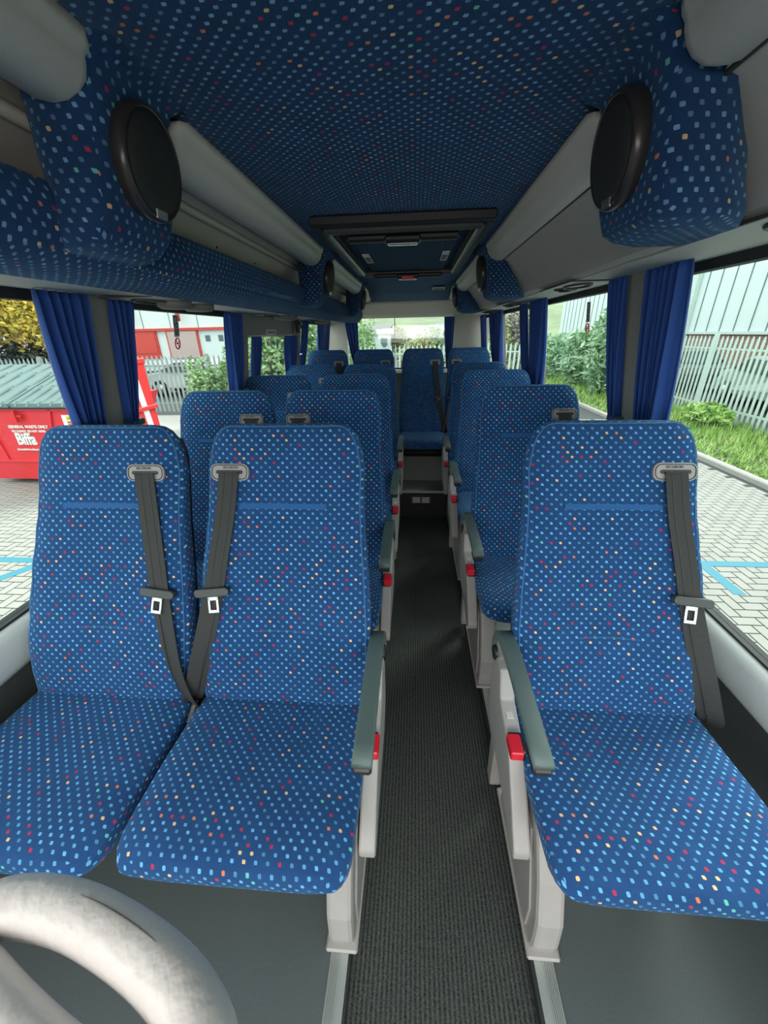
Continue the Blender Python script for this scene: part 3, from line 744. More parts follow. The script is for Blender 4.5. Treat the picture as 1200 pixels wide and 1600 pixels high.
def make_seat(mir, arm, label, gx=-.150):
    """mir=1: aisle on +x; mir=-1 mirrored. arm: with armrest, side cover, buckle"""
    root = empty('coach_seat', (0, 0, 0), label, 'seat', 'blue patterned coach seats')
    X = lambda x: x*mir
    FM = Matrix.Scale(-1, 4, (1, 0, 0)) if mir < 0 else Matrix.Identity(4)
    def fin(mb, name, m, par=root, **k):
        if mir < 0: mb.v = [(-x, y, z) for x, y, z in mb.v]
        return mb.build(name, m, par, **k)
    back = fin(back_mesh(), 'backrest', FAB)
    # piping along both front edges and the top
    pts = []
    zz = [.42+i*.03 for i in range(24)]+[1.135, 1.15, 1.16, 1.168]
    for s in (-1, 1):
        e = [(s*.955*prof_at(z)[1], front_y(s*.955*prof_at(z)[1], z)-.0005, z) for z in zz]
        pts.append(e)
    path = pts[0] + [(x, front_y(x, 1.171)-.001, 1.1725) for x in (-.15, -.10, -.05, 0, .05, .10, .15)] + pts[1][::-1]
    fin(MB().tube(path, .0022, 6), 'piping', PIPE, back)
    fin(ribbon([(x, front_y(x, .968)-.0015, .968) for x in [-.125+.25*i/10 for i in range(11)]], .016, .002, [(0, .42, .9)]*11), 'ribbon_tab', STRIPE, back)
    for zs in (.640,):
        fin(MB().tube([(x, front_y(x, zs)+.0012, zs+.004*cos(x*20)) for x in [-.11+.22*i/10 for i in range(11)]], .0014, 5), 'stitch_line', PIPE, back)
    # rear shell
    sh = []
    for z in [.36, .42, .5, .6, .7, .8, .9, 1.0, 1.08, 1.13]:
        yf, hw, th = prof_at(z); sh.append([(-hw*.95, yf+th-.030, z), (-hw*.93, yf+th+.006, z), (0, yf+th+.016, z), (hw*.93, yf+th+.006, z), (hw*.95, yf+th-.030, z)])
    fin(MB().loft(sh, True, True), 'rear_shell', BLK, back)
    cu = fin(cushion_mesh(), 'cushion', FAB)
    fin(MB().tube([(x, -.165-.018*cos(x*7), .4655-.010*(1-(x/.25)**2)) for x in [-.15+.30*i/10 for i in range(11)]], .0013, 5), 'stitch_line', PIPE, cu)
    fin(MB().prism([(-.32, .375), (.09, .375), (.09, .31), (.0, .30), (-.25, .33)], -.215, .215, 'x'), 'seat_pan', BLK)
    # pedestal leg on the aisle side, curved plastic-clad foot
    def leg(x0, x1, m=PLG, name='pedestal_leg'):
        poly = [(-.335, .0), (-.345, .05), (-.338, .14), (-.30, .24), (-.25, .33), (-.22, .37), (.04, .37), (.05, .28), (.02, .15), (.0, .06), (.03, .0)]
        return fin(MB().prism(poly, x0, x1, 'x'), name, m, bevel=.012)
    lg = leg(.168, .232) if arm else fin(MB().prism([(-.06, .0), (-.06, .32), (.04, .32), (.06, .0)], .16, .20, 'x'), 'rear_support', BLK)
    if arm: fin(MB().prism([(-.30, .03), (-.30, .12), (-.22, .30), (.0, .33), (-.03, .18), (-.05, .03)], .2315, .2375, 'x'), 'leg_cover', PLG, lg, bevel=.004)
    if arm: fin(MB().box(.160, .240, -.352, .04, .0, .012, .004), 'foot_plate', PLG, lg)
    fin(MB().prism([(-.06, .0), (-.06, .32), (.04, .32), (.06, .0)], -.20, -.16, 'x'), 'rear_support', BLK)
    # seat belt: guide, webbing, tongue
    gz = 1.056; gy = front_y(gx, gz)-.004
    tilt = radians(-20)
    G = Matrix.Translation((gx, gy, gz)) @ Matrix.Rotation(tilt, 4, 'X')
    gm = mat('belt_guide_grey', (.30, .29, .28), .4) if 'belt_guide_grey' not in bpy.data.materials else bpy.data.materials['belt_guide_grey']
    gd = fin(MB().prism(rrect(.055, .024, .018), -.004, .006, 'y', M=G), 'belt_guide', gm, bevel=.002)
    fin(MB().tube([G @ Vector((x, -.0045, z)) for x, z in rrect(.050, .0195, .015)], .0012, 5, closed=True), 'guide_groove', BLK, gd)
    fin(MB().prism(rrect(.038, .0052, .005), -.0062, -.0035, 'y', M=G), 'guide_slot', BLK, gd)
    L = G if mir > 0 else FM @ G
    t = txt('SECURON', .0095, BLK, gd, (0, 0, 0), (0, 0, 0), ext=.0003, sx=1)
    pos = G @ Vector((.004, -.0050, .0125)); t.location = (pos.x*mir, pos.y, pos.z); t.rotation_euler = (radians(70), 0, 0)
    # webbing path
    bp = [(gx, gy-.006, gz-.002), (gx-.002, None, 1.03)]
    ctrl = [(gx-.001, 1.045), (gx-.012, .95), (gx-.028, .85), (gx-.042, .76), (gx-.062, .66), (gx-.085, .56), (gx-.108, .48)]
    path = [(gx, gy-.0068, gz+.002), (gx, gy-.0105, gz-.004)]
    for x, z in ctrl:
        xx = max(-.225, x); path.append((x, front_y(xx, z)-.011-.004*(z > 1.02), z))
    path.append((gx-.128, .0, .43)); path.append((gx-.140, .03, .38))
    # smooth
    def cr(P, k=4):
        out = []
        for i in range(len(P)-1):
            p0 = Vector(P[max(i-1, 0)]); p1 = Vector(P[i]); p2 = Vector(P[i+1]); p3 = Vector(P[min(i+2, len(P)-1)])
            for j in range(k):
                t_ = j/k; out.append(.5*((2*p1)+(-p0+p2)*t_+(2*p0-5*p1+4*p2-p3)*t_**2+(-p0+3*p1-3*p2+p3)*t_**3))
        out.append(Vector(P[-1])); return out
    sm = cr(path)
    wd = []
    for i, p in enumerate(sm):
        k = max(0, min(1, (.80-p.z)/.40)); wd.append((1, .55*k, 0))
    be = fin(ribbon([tuple(p) for p in sm], .056, .002, wd), 'seat_belt', BELT)
    for off in (-.012, .012):
        fin(ribbon([tuple(p+Vector((off, -.0016, 0))) for p in sm[2:]], .0022, .0008, wd[2:]), 'webbing_rib', BLK, be)
    tx, tz = gx-.044, .752; ty = front_y(max(-.225, tx), tz)-.018
    T = Matrix.Translation((tx, ty, tz)) @ Matrix.Rotation(radians(-24), 4, 'X') @ Matrix.Rotation(radians(-6), 4, 'Y') @ Matrix.Scale(1.2, 4)
    to = fin(MB().prism(rrect(.041, .010, .008), -.008, .007, 'y', M=T), 'belt_tongue', mat('tongue_grip', (.05, .056, .054), .4) if 'tongue_grip' not in bpy.data.materials else bpy.data.materials['tongue_grip'], be, bevel=.003)
    mb = MB()
    for x0, x1, z0, z1 in ((-.0125, -.0075, -.046, -.008), (.0075, .0125, -.046, -.008), (-.0125, .0125, -.048, -.041), (-.0125, .0125, -.019, -.008)):
        mb.box(x0, x1, -.002, .001, z0, z1, .0007, T)
    pl = fin(mb, 'tongue_plate', CHR, be)
    if arm:
        # side cover with buckle
        poly = [(.12, .50), (.09, .545), (.04, .545), (.005, .47), (-.06, .452), (-.115, .440), (-.19, .36), (-.262, .275), (-.262, .250), (-.235, .238), (-.16, .262), (-.08, .275), (.05, .28), (.12, .34)]
        sc = fin(MB().prism(poly, .243, .284, 'x'), 'side_cover', PLG, bevel=.006)
        bk = fin(MB().box(.2455, .2825, -.140, -.084, .430, .464, .004), 'buckle', BLK, sc)
        fin(MB().box(.254, .2855, -.146, -.092, .440, .4675, .003), 'release_button', RED, bk)
        lb = fin(MB().box(.256, .274, -.045, -.015, .458, .4615, .0005, Matrix.Identity(4)), 'label_patch', STK, sc)
        # armrest: swept bar, pivot at rear
        ap = [(.145, .520), (.150, .560), (.135, .600), (.105, .628), (.06, .640), (.0, .643), (-.08, .641), (-.16, .636), (-.23, .631), (-.272, .628)]
        W2 = .021; rings = []
        ths = [.014, .022, .027, .028, .027, .024, .022, .021, .020, .018]
        P = [Vector((0, y, z)) for y, z in ap]
        for i, p in enumerate(P):
            tg = (P[min(i+1, len(P)-1)]-P[max(i-1, 0)]).normalized(); nn = Vector((1, 0, 0)).cross(tg).normalized()
            if nn.z < 0 and i > 3: nn = -nn
            if i <= 3:
                nn = Vector((0, tg.z, -tg.y)); 
                if nn.y < 0: nn = -nn
                if i == 3: nn = Vector((0, .5, .86))
            th = ths[i]; rr = []
            for a, c in rrect(W2, th/2, .0055, 3): rr.append((.268+a, p.y+nn.y*(c-th/2), p.z+nn.z*(c-th/2)))
            rings.append(rr)
        ar = fin(MB().loft(rings, True, True, smooth=True), 'armrest', ARM)
        fin(MB().box(.268-.0195, .268+.0195, -.274, -.21, .592, .611, .005), 'armrest_end', ARMU, ar)
        mb = MB().prism([(.13, .50), (.135, .57), (.10, .612), (.03, .62), (-.20, .612), (-.20, .604), (.0, .598), (.06, .575), (.085, .53), (.09, .50)], .257, .279, 'x')
        fin(mb, 'armrest_core', PLG, ar)
        mb = MB().loft([[(xx, .115+rr*cos(2*pi*j/20), .535+rr*sin(2*pi*j/20)) for j in range(20)] for xx, rr in ((.255, .022), (.285, .022), (.289, .018), (.290, .002))], True, True)
        fin(mb, 'pivot_cap', BLK, ar)
        # frame post behind, white plastic
        fin(MB().prism([(.05, .0), (.05, .36), (.085, .50), (.125, .50), (.125, .30), (.10, .0)], .225, .262, 'x'), 'frame_post', PLG, bevel=.006)
    else:
        for sx, nm_ in ((1, 'hinge_cover'), (-1, 'hinge_cover')):
            fin(MB().prism([(-.04, .40), (.02, .43), (.05, .50), (.09, .56), (.11, .55), (.10, .45), (.05, .37)], sx*.240, sx*.256, 'x'), nm_, PLG, bevel=.005)
    return root

A = make_seat(1, True, 'near left aisle seat, front row, with grey armrest')
B = make_seat(-1, False, 'near left window seat in the front row by the wide blue curtain', gx=-.130)
C = make_seat(-1, True, 'large near right seat with grey armrest on its aisle side')
A.location = (-.364, .745, 0); B.location = (-.885, .735, 0); C.location = (.532, .765, 0)
rows_l = [(1.47, 'second'), (2.185, 'third'), (3.06, 'fourth')]
for y, nme in rows_l:
    o = copy_tree(A); o.location = (-.372, y, 0); o['label'] = 'left aisle seat in the %s row from the front' % nme
    o = copy_tree(B); o.location = (-.870, y, 0); o['label'] = 'left window seat in the %s row from the front' % nme
for y, nme in [(1.56, 'second'), (2.36, 'third'), (3.07, 'fourth')]:
    o = copy_tree(C); o.location = (.522, y, 0); o['label'] = 'right side single seat in the %s row from the front' % nme
# rear bench row on its raised base, four seats without aisle armrests
D = make_seat(1, False, 'x', gx=-.130)
rr = [(B, -.845, 'window-side left seat of the rear row, pale in the daylight'), (B, -.395, 'dark second seat from the left in the rear row, under the rear window'), (B, .075, 'dark rear row seat facing straight down the aisle'), (D, .505, 'right hand seat of the rear row beside the aisle end seat')]
for src, x, lb in rr:
    o = copy_tree(src) if src is B else D
    o.location = (x, 3.665, .09); o.scale = (.88, 1, 1); o['label'] = lb

# ------------------------------------------------------------------ grab rail loop, bottom left
gr = empty('grab_rail', (-.34, .10, 0), 'thick cream padded grab rail loop in the bottom left corner', 'grab rail')
ctl = [(-.503, .159), (-.463, .180), (-.389, .179), (-.305, .160), (-.239, .136), (-.195, .109), (-.176, .084), (-.184, .061), (-.224, .057), (-.281, .068), (-.341, .084), (-.411, .107), (-.472, .132)]
def closed_cr(P, k=5):
    out = []; n = len(P)
    for i in range(n):
        p0, p1, p2, p3 = (Vector(P[(i+d) % n]) for d in (-1, 0, 1, 2))
        for j in range(k):
            t_ = j/k; out.append(.5*((2*p1)+(-p0+p2)*t_+(2*p0-5*p1+4*p2-p3)*t_**2+(-p0+3*p1-3*p2+p3)*t_**3))
    return out
loop = [p-Vector((-.34, .10, 0)) for p in closed_cr([(x, y, .80) for x, y in ctl])]
MB().tube(loop, .0285, 24, closed=True).build('padded_loop', VINYL, gr)
cr_ = [loop[i]+Vector((0, .010, .0266)) for i in range(11, 19)]
MB().tube(cr_, [.0004+.0011*sin(pi*i/7) for i in range(8)], 5).build('crack', CRACK, gr)
cr_ = [loop[i]+Vector((-.006, .012, .0252)) for i in range(50, 57)]
MB().tube(cr_, [.0004+.0009*sin(pi*i/6) for i in range(7)], 5).build('crack', CRACK, gr)
MB().tube([(.12, -.04, .80), (.12, -.10, .74), (.10, -.16, .5), (.10, -.18, .0)], .022, 14).build('post', VINYL, gr)
tag(MB().add([(-.555, .62, .0012), (-.548, .60, .0012), (-.540, .612, .0012), (-.546, .628, .004)], [(0, 1, 2, 3)]).build('paper_scrap', STK, solid=.0008, loc=(0, -.3, 0)), 'tiny torn paper scrap on the grey floor below the left aisle seat', 'litter')

# =================================================================== outdoors
GZ = -.85
def paving(x0, x1, y0, y1, name, blue=()):
    g = .011; mb = MB(); blues = MB()
    W_, L_ = .1, .2
    i0 = int(x0/W_)-2; i1 = int(x1/W_)+2; j0 = int(y0/W_)-2; j1 = int(y1/W_)+2
    for i in range(i0, i1):
        for j in range(j0, j1):
            k = (i-j) % 4
            if k == 0: a = (i*W_, j*W_, (i+2)*W_, (j+1)*W_)
            elif k == 3: a = (i*W_, j*W_, (i+1)*W_, (j+2)*W_)
            else: continue
            if a[0] < x0 or a[2] > x1 or a[1] < y0 or a[3] > y1: continue
            cx, cy = (a[0]+a[2])/2, (a[1]+a[3])/2
            t = blues if any(b[0] < cx < b[1] and b[2] < cy < b[3] for b in blue) else mb
            z = GZ
            t.add([(a[0]+g/2, a[1]+g/2, z), (a[2]-g/2, a[1]+g/2, z), (a[2]-g/2, a[3]-g/2, z), (a[0]+g/2, a[3]-g/2, z)], [(0, 1, 2, 3)])
    o = mb.build(name, PAV); struct(o)
    if blues.v: tag(blues.build('bay_marking', PAVB), 'pale blue painted bay marking on the %s paving' % name.split('_')[-1], 'road marking')
struct(MB().box(-40, 60, -30, 90, GZ-.2, GZ-.004).build('floor_yard', PAVJ))
paving(1.2, 5.30, -1, 11, 'floor_paving_right', [])
paving(-9, -1.5, -.5, 6.6, 'floor_paving_left', [])
struct(MB().box(-12, -1.5, 6.6, 12, GZ-.1, GZ+.003).build('floor_concrete', KERB))
tag(MB().box(2.96, 3.07, 3.12, 3.70, GZ-.001, GZ+.003).box(3.07, 4.4, 3.60, 3.70, GZ-.001, GZ+.003).build('bay_marking', PAVB), 'pale blue painted bay marking on the paving outside the right window', 'road marking')
tag(MB().box(-6.8, -3.9, 3.36, 3.46, GZ-.001, GZ+.003).prism([(-4.45, 2.95), (-4.30, 2.95), (-4.05, 3.36), (-4.2, 3.36)], GZ-.001, GZ+.003, 'z').build('bay_marking', PAVB), 'pale blue painted bay marking on the paving outside the left window', 'road marking')
tag(MB().box(5.30, 5.43, -2, 26, GZ-.1, GZ+.09, .02).build('kerb', KERB), 'pale concrete kerb between the paving and the grass verge', 'kerb')
struct(MB().box(5.43, 7.72, -2, 40, GZ-.1, GZ+.06).build('floor_verge', GRASSB))
# grass blades
mb = MB(); rnd = random.Random(3)
for i in range(15000):
    y = 3+20*rnd.random()**1.5; x = 5.46+rnd.random()*2.3
    h = .05+.20*rnd.random()*min(1, (x-5.3)/1.2); a = rnd.random()*6.28; lean = .12*rnd.random()
    w = .012+.008*rnd.random(); z = GZ+.055
    dx, dy = cos(a)*w, sin(a)*w; lx, ly = -sin(a)*lean, cos(a)*lean
    mb.add([(x-dx, y-dy, z), (x+dx, y+dy, z), (x+lx, y+ly, z+h)], [(0, 1, 2)])
tag(mb.build('grass_verge', GRASS), 'bright green rough grass verge between the kerb and the pale fence', 'grass', kind='stuff')

# palisade fence bays
def fence_bay(m, n=17, L=2.75, H=2.0, label='', grp='', pitch=None):
    r = empty('palisade_fence_bay', (0, 0, 0), label, 'fence', grp)
    MB().box(-.035, .035, -.05, .05, 0, H+.04, .004).build('post', m, r)
    p = L/n
    for z in (.30, H-.32): MB().box(.015, .045, 0, L, z, z+.045).build('rail', m, r)
    first = None
    for i in range(n):
        if first is None:
            w = .035
            poly = [(-w, .06), (w, .06), (w, H-.10), (w*.35, H-.02), (0, H), (-w*.35, H-.02), (-w, H-.10)]
            first = MB().prism(poly, -.016, -.002, 'x').build('pale', m, r); first.location = (0, p*.5, 0)
        else:
            c = first.copy(); COL.objects.link(c); c.parent = r; c.location = (0, p*(i+.5), 0)
    return r
fb = fence_bay(FENCE, label='pale green palisade fence bay nearest on the right, ahead of the kerb bend', grp='pale green palisade fence bays on the right')
ord_ = ['at the far right of the window view', 'with the thick post by the drainpipe', 'just behind the right curtain', 'partly hidden by tall weeds', 'behind the tallest weeds', 'past the weeds', 'seen through the third right window', 'at the back of the third right window', 'near the rear corner', 'furthest away on the right']
k0 = [5.98+2.75*i for i in range(10)]
for i, y in enumerate(k0):
    o = fb if i == 0 else copy_tree(fb)
    o.location = (7.75, y, GZ+.02); o['label'] = 'pale green palisade fence bay ' + ord_[i]
fl = fence_bay(FENCEG, n=18, L=2.75, H=1.75, label='x', grp='grey palisade fence bays on the left')
lo = ['grey palisade fence bay beside the leafy bushes on the left', 'grey palisade fence bay right of the red bin', 'grey palisade fence bay behind the right end of the red bin', 'pale fence bay behind the green lidded bin', 'pale fence bay left of the green lidded bin, under the yellow tree']
for i in range(5):
    o = fl if i == 0 else copy_tree(fl)
    o.location = (-3.6-2.75*i, 12.2, GZ+.02); o.rotation_euler = (0, 0, radians(90)); o['label'] = lo[i]
fr2 = copy_tree(fb); fr2.location = (4.2, 15.5, GZ-.15); fr2.rotation_euler = (0, 0, radians(90)); fr2['label'] = 'pale palisade fence bay seen through the right of the rear window'; fr2['group'] = 'palisade fence bays behind the coach'
for i, w_ in enumerate(('right of centre', 'at the centre', 'left of centre')):
    o = copy_tree(fb); o.location = (1.45-2.75*i, 15.5, GZ-.15); o.rotation_euler = (0, 0, radians(90)); o['label'] = 'pale palisade fence bay %s in the rear window' % w_; o['group'] = 'palisade fence bays behind the coach'

# leafy plants
def leaves(n, blobs, size, seed, m, name, long=1.0, parent=None):
    rnd = random.Random(seed); mb = MB()
    tot = sum(b[3]*b[4]*b[5] for b in blobs)
    for (bx, by, bz, rx, ry, rz_) in blobs:
        for _ in range(int(n*rx*ry*rz_/tot)):
            d = Vector((rnd.gauss(0, 1), rnd.gauss(0, 1), rnd.gauss(0, 1))).normalized()*(rnd.random()**.45)
            p = Vector((bx+d.x*rx, by+d.y*ry, bz+d.z*rz_))
            a = Vector((rnd.gauss(0, 1), rnd.gauss(0, 1), rnd.gauss(0, .7))).normalized(); b = a.cross(Vector((rnd.gauss(0, 1), rnd.gauss(0, 1), rnd.gauss(0, 1)))).normalized()
            s = size*(.6+.8*rnd.random())
            mb.add([p-a*s*long*.5, p+b*s*.28, p+a*s*long*.5, p-b*s*.28], [(0, 1, 2, 3)])
    return mb.build(name, m, parent)
def bush(x, y, h, r, label, m=BUSH, seed=1, n=2600, size=.14, long=1.0, cat='bush', grp=None, z0=GZ, name='leafy_bush'):
    e = empty(name, (x, y, z0), label, cat, grp); rnd = random.Random(seed)
    bl = [(0, 0, h*.45, r*.8, r*.8, h*.45)]
    for _ in range(7):
        a = rnd.random()*6.28; q = r*.55*rnd.random()**.5
        bl.append((q*cos(a), q*sin(a), h*(.35+.45*rnd.random()), r*.45, r*.45, h*.28))
    leaves(n, bl, size, seed, m, 'foliage', long, e)
    mb = MB()
    for _ in range(6):
        a = rnd.random()*6.28; mb.tube([(0, 0, 0), (r*.3*cos(a), r*.3*sin(a), h*.45), (r*.5*cos(a), r*.5*sin(a), h*.8)], [.03, .02, .008], 6)
    mb.build('stems', BARK, e)
    return e
GB = 'leafy bushes beyond the left windows'
bush(-5.3, 10.3, 1.75, .95, 'round pale green bush in front of the grey fence, left side window', seed=11, grp=GB)
bush(-4.3, 10.9, 2.6, 1.0, 'tall green bush behind the second left curtain', seed=12, grp=GB)
bush(-3.5, 9.8, 3.0, 1.0, 'dense green bush filling the front half of the side door window', seed=13, n=3400, grp=GB)
bush(-3.2, 11.3, 3.2, 1.05, 'dense green bush filling the rear half of the side door window', seed=14, n=3400, grp=GB)
bush(-2.9, 13.4, 2.9, 1.1, 'green bush seen through the last left side window', seed=15, n=3000, grp=GB)
bush(-2.4, 16.2, 3.2, 1.3, 'far green bush by the rear left corner of the coach', seed=16, grp=GB)
GR = 'tall weeds along the right fence'
bush(6.75, 13.4, 2.3, .75, 'leafy tall weeds by the fence beside the nearest right curtain', BUSHR, 21, 2600, .17, 1.8, 'weeds', GR, GZ+.05, 'tall_weeds')
bush(6.75, 15.2, 2.9, .85, 'tallest weeds in the second right window', BUSHR, 22, 3000, .18, 1.8, 'weeds', GR, GZ+.05, 'tall_weeds')
bush(6.7, 17.4, 2.3, .9, 'weeds at the left of the second right window', BUSHR, 23, 2400, .18, 1.8, 'weeds', GR, GZ+.05, 'tall_weeds')
bush(6.6, 20.5, 2.0, .9, 'lower weeds behind the second right curtain', BUSHR, 24, 1600, .18, 1.6, 'weeds', GR, GZ+.05, 'tall_weeds')
bush(7.0, 9.8, .55, .6, 'low tuft of weeds at the foot of the fence post', GRASS, 25, 900, .12, 1.8, 'weeds', GR, GZ+.05, 'tall_weeds')
bush(6.4, 27, 3.6, 1.6, 'brownish bush seen through the third right window', leafy('brown_leaves', (.14, .12, .10), (.30, .27, .22), (.42, .40, .34)), 26, 1800, .22, 1.2, 'bush', None, GZ, 'leafy_bush')
# yellow tree
yt = empty('autumn_tree', (-13.6, 13.9, GZ), 'yellow autumn tree above the green lidded bin', 'tree')
bl = [(0, 0, 3.6, 2.6, 2.0, 1.8)]
rnd = random.Random(5)
for _ in range(10):
    a = rnd.random()*6.28; bl.append((1.7*cos(a), 1.5*sin(a), 2.6+2.2*rnd.random(), 1.1, 1.0, .8))
leaves(17000, bl, .15, 31, YEL, 'foliage', 1.2, yt)
mb = MB(); mb.tube([(0, 0, 0), (.05, 0, 1.5), (0, .1, 3)], [.18, .14, .08], 10)
for _ in range(8):
    a = rnd.random()*6.28; mb.tube([(0, 0, 1.4), (.9*cos(a), .9*sin(a), 2.4), (1.8*cos(a), 1.6*sin(a), 3.4)], [.07, .045, .015], 6)
mb.build('trunk', BARK, yt)
bush(-13.2, 13.6, 2.2, 2.2, 'dark hedge under the yellow tree behind the fence', leafy('dark_hedge', (.02, .03, .02), (.06, .07, .04), (.14, .14, .08)), 33, 2600, .2, 1.0, 'hedge', None, GZ, 'hedge')

# red bin with dark green lid
bn = empty('waste_bin', (-6.55, 5.80, GZ), 'red commercial waste bin with dark green ribbed lid and white lettering', 'waste bin', rz=radians(-2))
H_ = 1.34
def hexbox(mb, x0b, x1b, x0t, x1t, y0b, y1b, y0t, y1t, z0, z1):
    vs = [(x0b, y0b, z0), (x1b, y0b, z0), (x1b, y1b, z0), (x0b, y1b, z0), (x0t, y0t, z1), (x1t, y0t, z1), (x1t, y1t, z1), (x0t, y1t, z1)]
    return mb.add(vs, [(0, 3, 2, 1), (4, 5, 6, 7), (0, 1, 5, 4), (1, 2, 6, 5), (2, 3, 7, 6), (3, 0, 4, 7)])
mb = MB(); hexbox(mb, -.69, .85, -.90, 1.0, .02, 1.5, .0, 1.75, .08, .42); hexbox(mb, -.90, 1.0, -1.45, 1.43, .0, 1.75, .0, 1.8, .42, H_)
body = mb.build('body', SKIPR, bn, bevel=.01)
mb = MB()
for x in (-1.05, -.42, .82, 1.22): hexbox(mb, x*.7-.02, x*.7+.02, x-.02, x+.02, -.03, .02, -.03, .02, .44, H_-.06)
for x in (-.32,): pass
mb.box(-.92, 1.02, -.03, .05, .40, .44, .005)
mb.box(-1.44, 1.42, -.03, .0, H_-.10, H_-.03, .01)
mb.build('rib', SKIPR, bn)
for x0, x1 in ((-1.50, .17), (.22, 1.44)):
    mb = MB()
    pf = [(-.06, H_-.02), (-.06, H_+.03), (.45, H_+.21), (.95, H_+.38), (1.42, H_+.52), (1.50, H_+.48), (1.50, H_-.02)]
    mb.prism(pf, x0, x1, 'x')
    n_ = 6
    for i in range(n_):
        xx = x0+.10+(x1-x0-.2)*i/(n_-1)
        for a, b in ((0, 1), (1, 2), (2, 3)):
            (ya, za), (yb, zb) = pf[1:][a], pf[1:][b]
            mb.add([(xx-.03, ya+.02, za+.006), (xx+.03, ya+.02, za+.006), (xx+.03, yb-.03, zb+.0), (xx-.03, yb-.03, zb+.0), (xx-.02, ya+.03, za+.03), (xx+.02, ya+.03, za+.03), (xx+.02, yb-.04, zb+.025), (xx-.02, yb-.04, zb+.025)],
                   [(0, 1, 5, 4), (1, 2, 6, 5), (2, 3, 7, 6), (3, 0, 4, 7), (4, 5, 6, 7)])
    mb.box(x0, x1, -.075, -.055, H_-.03, H_+.035, .004)
    ld = mb.build('lid', LIDG, bn)
    for i in range(n_):
        xx = x0+.10+(x1-x0-.2)*i/(n_-1); MB().tube([(xx, -.085, H_+.005), (xx, -.073, H_+.005)], .012, 8).build('rivet', STK, ld)
MB().box(-1.5, 1.44, -.07, .0, H_-.055, H_-.025).build('gasket_strip', BLKR, bn)
MB().box(.20, .24, -.09, -.03, H_-.26, H_-.08, .004).box(.12, .32, -.07, -.03, H_-.18, H_-.15, .003).build('lid_latch', SKIPR, bn)
for sx, nm_ in ((1, 'end_plate'),):
    X0, X1 = (1.44, 1.50) if sx > 0 else (-1.56, -1.50)
    pp = MB().prism([(-.02, .95), (-.02, H_+.02), (.45, H_+.24), (.95, H_+.41), (1.22, H_+.53), (1.50, H_+.53), (1.50, .12), (.7, .12)], X0, X1, 'x').build(nm_, SKIPR, bn, bevel=.006)
    MB().box(X0-.02, X1+.02, 1.22, 1.53, H_+.50, H_+.59, .01).build('end_rail', SKIPR, pp)
    MB().box(X1 if sx > 0 else X0-.04, X1+.04 if sx > 0 else X0, .0, 1.54, 1.04, 1.11, .008).build('end_rib', SKIPR, pp)
    if sx > 0: MB().prism([(1.06, H_+.45), (1.20, H_+.50), (1.36, .30), (1.22, .30)], X1, X1+.012, 'x').build('white_stripe', SIGNW, pp)
txt('Biffa', .27, SIGNW, bn, (.19, -.012, .79), (radians(90), 0, 0), ext=.012, bold=.007, sx=.76, name='lettering')
txt('Committed to a cleaner, greener future', .040, SIGNW, bn, (.28, -.012, .62), (radians(90), 0, 0), ext=.012, bold=.001)
txt('GENERAL WASTE ONLY', .066, SIGNW, bn, (.34, -.036, 1.00), (radians(90), 0, 0), ext=.003, bold=.002)
txt('NO LIQUIDS  NO HOT ASHES', .046, SIGNW, bn, (.32, -.036, .93), (radians(90), 0, 0), ext=.003, bold=.0015)
nt = MB().box(1.01, 1.30, -.045, -.030, .93, 1.19, .002).build('notice_sticker', SIGNW, bn)
for k in range(3):
    nb = MB().box(1.09, 1.285, -.049, -.045, .94+.083*k, 1.01+.083*k).build('notice_band', STR if k == 1 else STY, nt)
for k, s_ in ((0, 'DANGER'), (1, 'NO ENTRY'), (2, 'CAUTION')):
    txt(s_, .036, SIGNW if k == 1 else STB, nt, (1.187, -.051, .975+.083*k), (radians(90), 0, 0), ext=.001)
for x in (-.5, .7):
    for y in (.25, 1.35):
        MB().tube([(x-.03, y, .07), (x+.03, y, .07)], .065, 14).build('castor', BLK, bn)

# white building with red shopfronts, far left
wb = empty('white_warehouse', (-20, 30, GZ), 'large white warehouse with red framed openings beyond the left fence', 'building')
MB().box(-22, 13, 0, 12, 0, 7.6).build('wall', WBLD, wb)
mb = MB()
for x in [-21+2.1*i for i in range(17)]: mb.box(x, x+.05, -.02, 0, 2.9, 7.6)
mb.build('cladding_joints', WLINE, wb)
MB().box(-22, 10, -.25, 0, 2.75, 2.92).build('red_fascia', FASR, wb)
for x, w_, m_, nm_ in ((-2.2, 3.0, FASR, 'red_shutter'), (1.8, 2.2, SHUT, 'pale_shutter'), (-6.5, 3.4, FASR, 'red_shutter'), (-11, 3.4, SHUT, 'pale_shutter'), (7.0, 2.0, SHUT, 'pale_shutter')):
    f_ = MB().box(x-.12, x+w_+.12, -.14, 0, .9, 2.75).build('opening_frame', FASR, wb)
    MB().box(x, x+w_, -.18, -.13, 1.25 if m_ is FASR else .9, 2.7).build(nm_, m_, f_)
for x in (4.6, 5.6): MB().box(x, x+.35, -.05, 0, 2.0, 2.4).build('wall_notice', mat('notice_dark', (.10, .15, .15), .6) if 'notice_dark' not in bpy.data.materials else bpy.data.materials['notice_dark'], wb)
for x in (-.9, 2.9, 6.4):
    MB().tube([(x, -.5, 4.35), (x, -.1, 4.45)], .06, 8).tube([(x, -.45, 4.3), (x+.2, -.5, 3.9), (x+.25, -.5, 3.35)], [.10, .16, .09], 8).build('hanging_basket', FASR if x < 3 else WLINE, wb)
MB().box(-22, 13, -2.0, -1.6, .55, .80).build('white_barrier', SIGNW, wb)

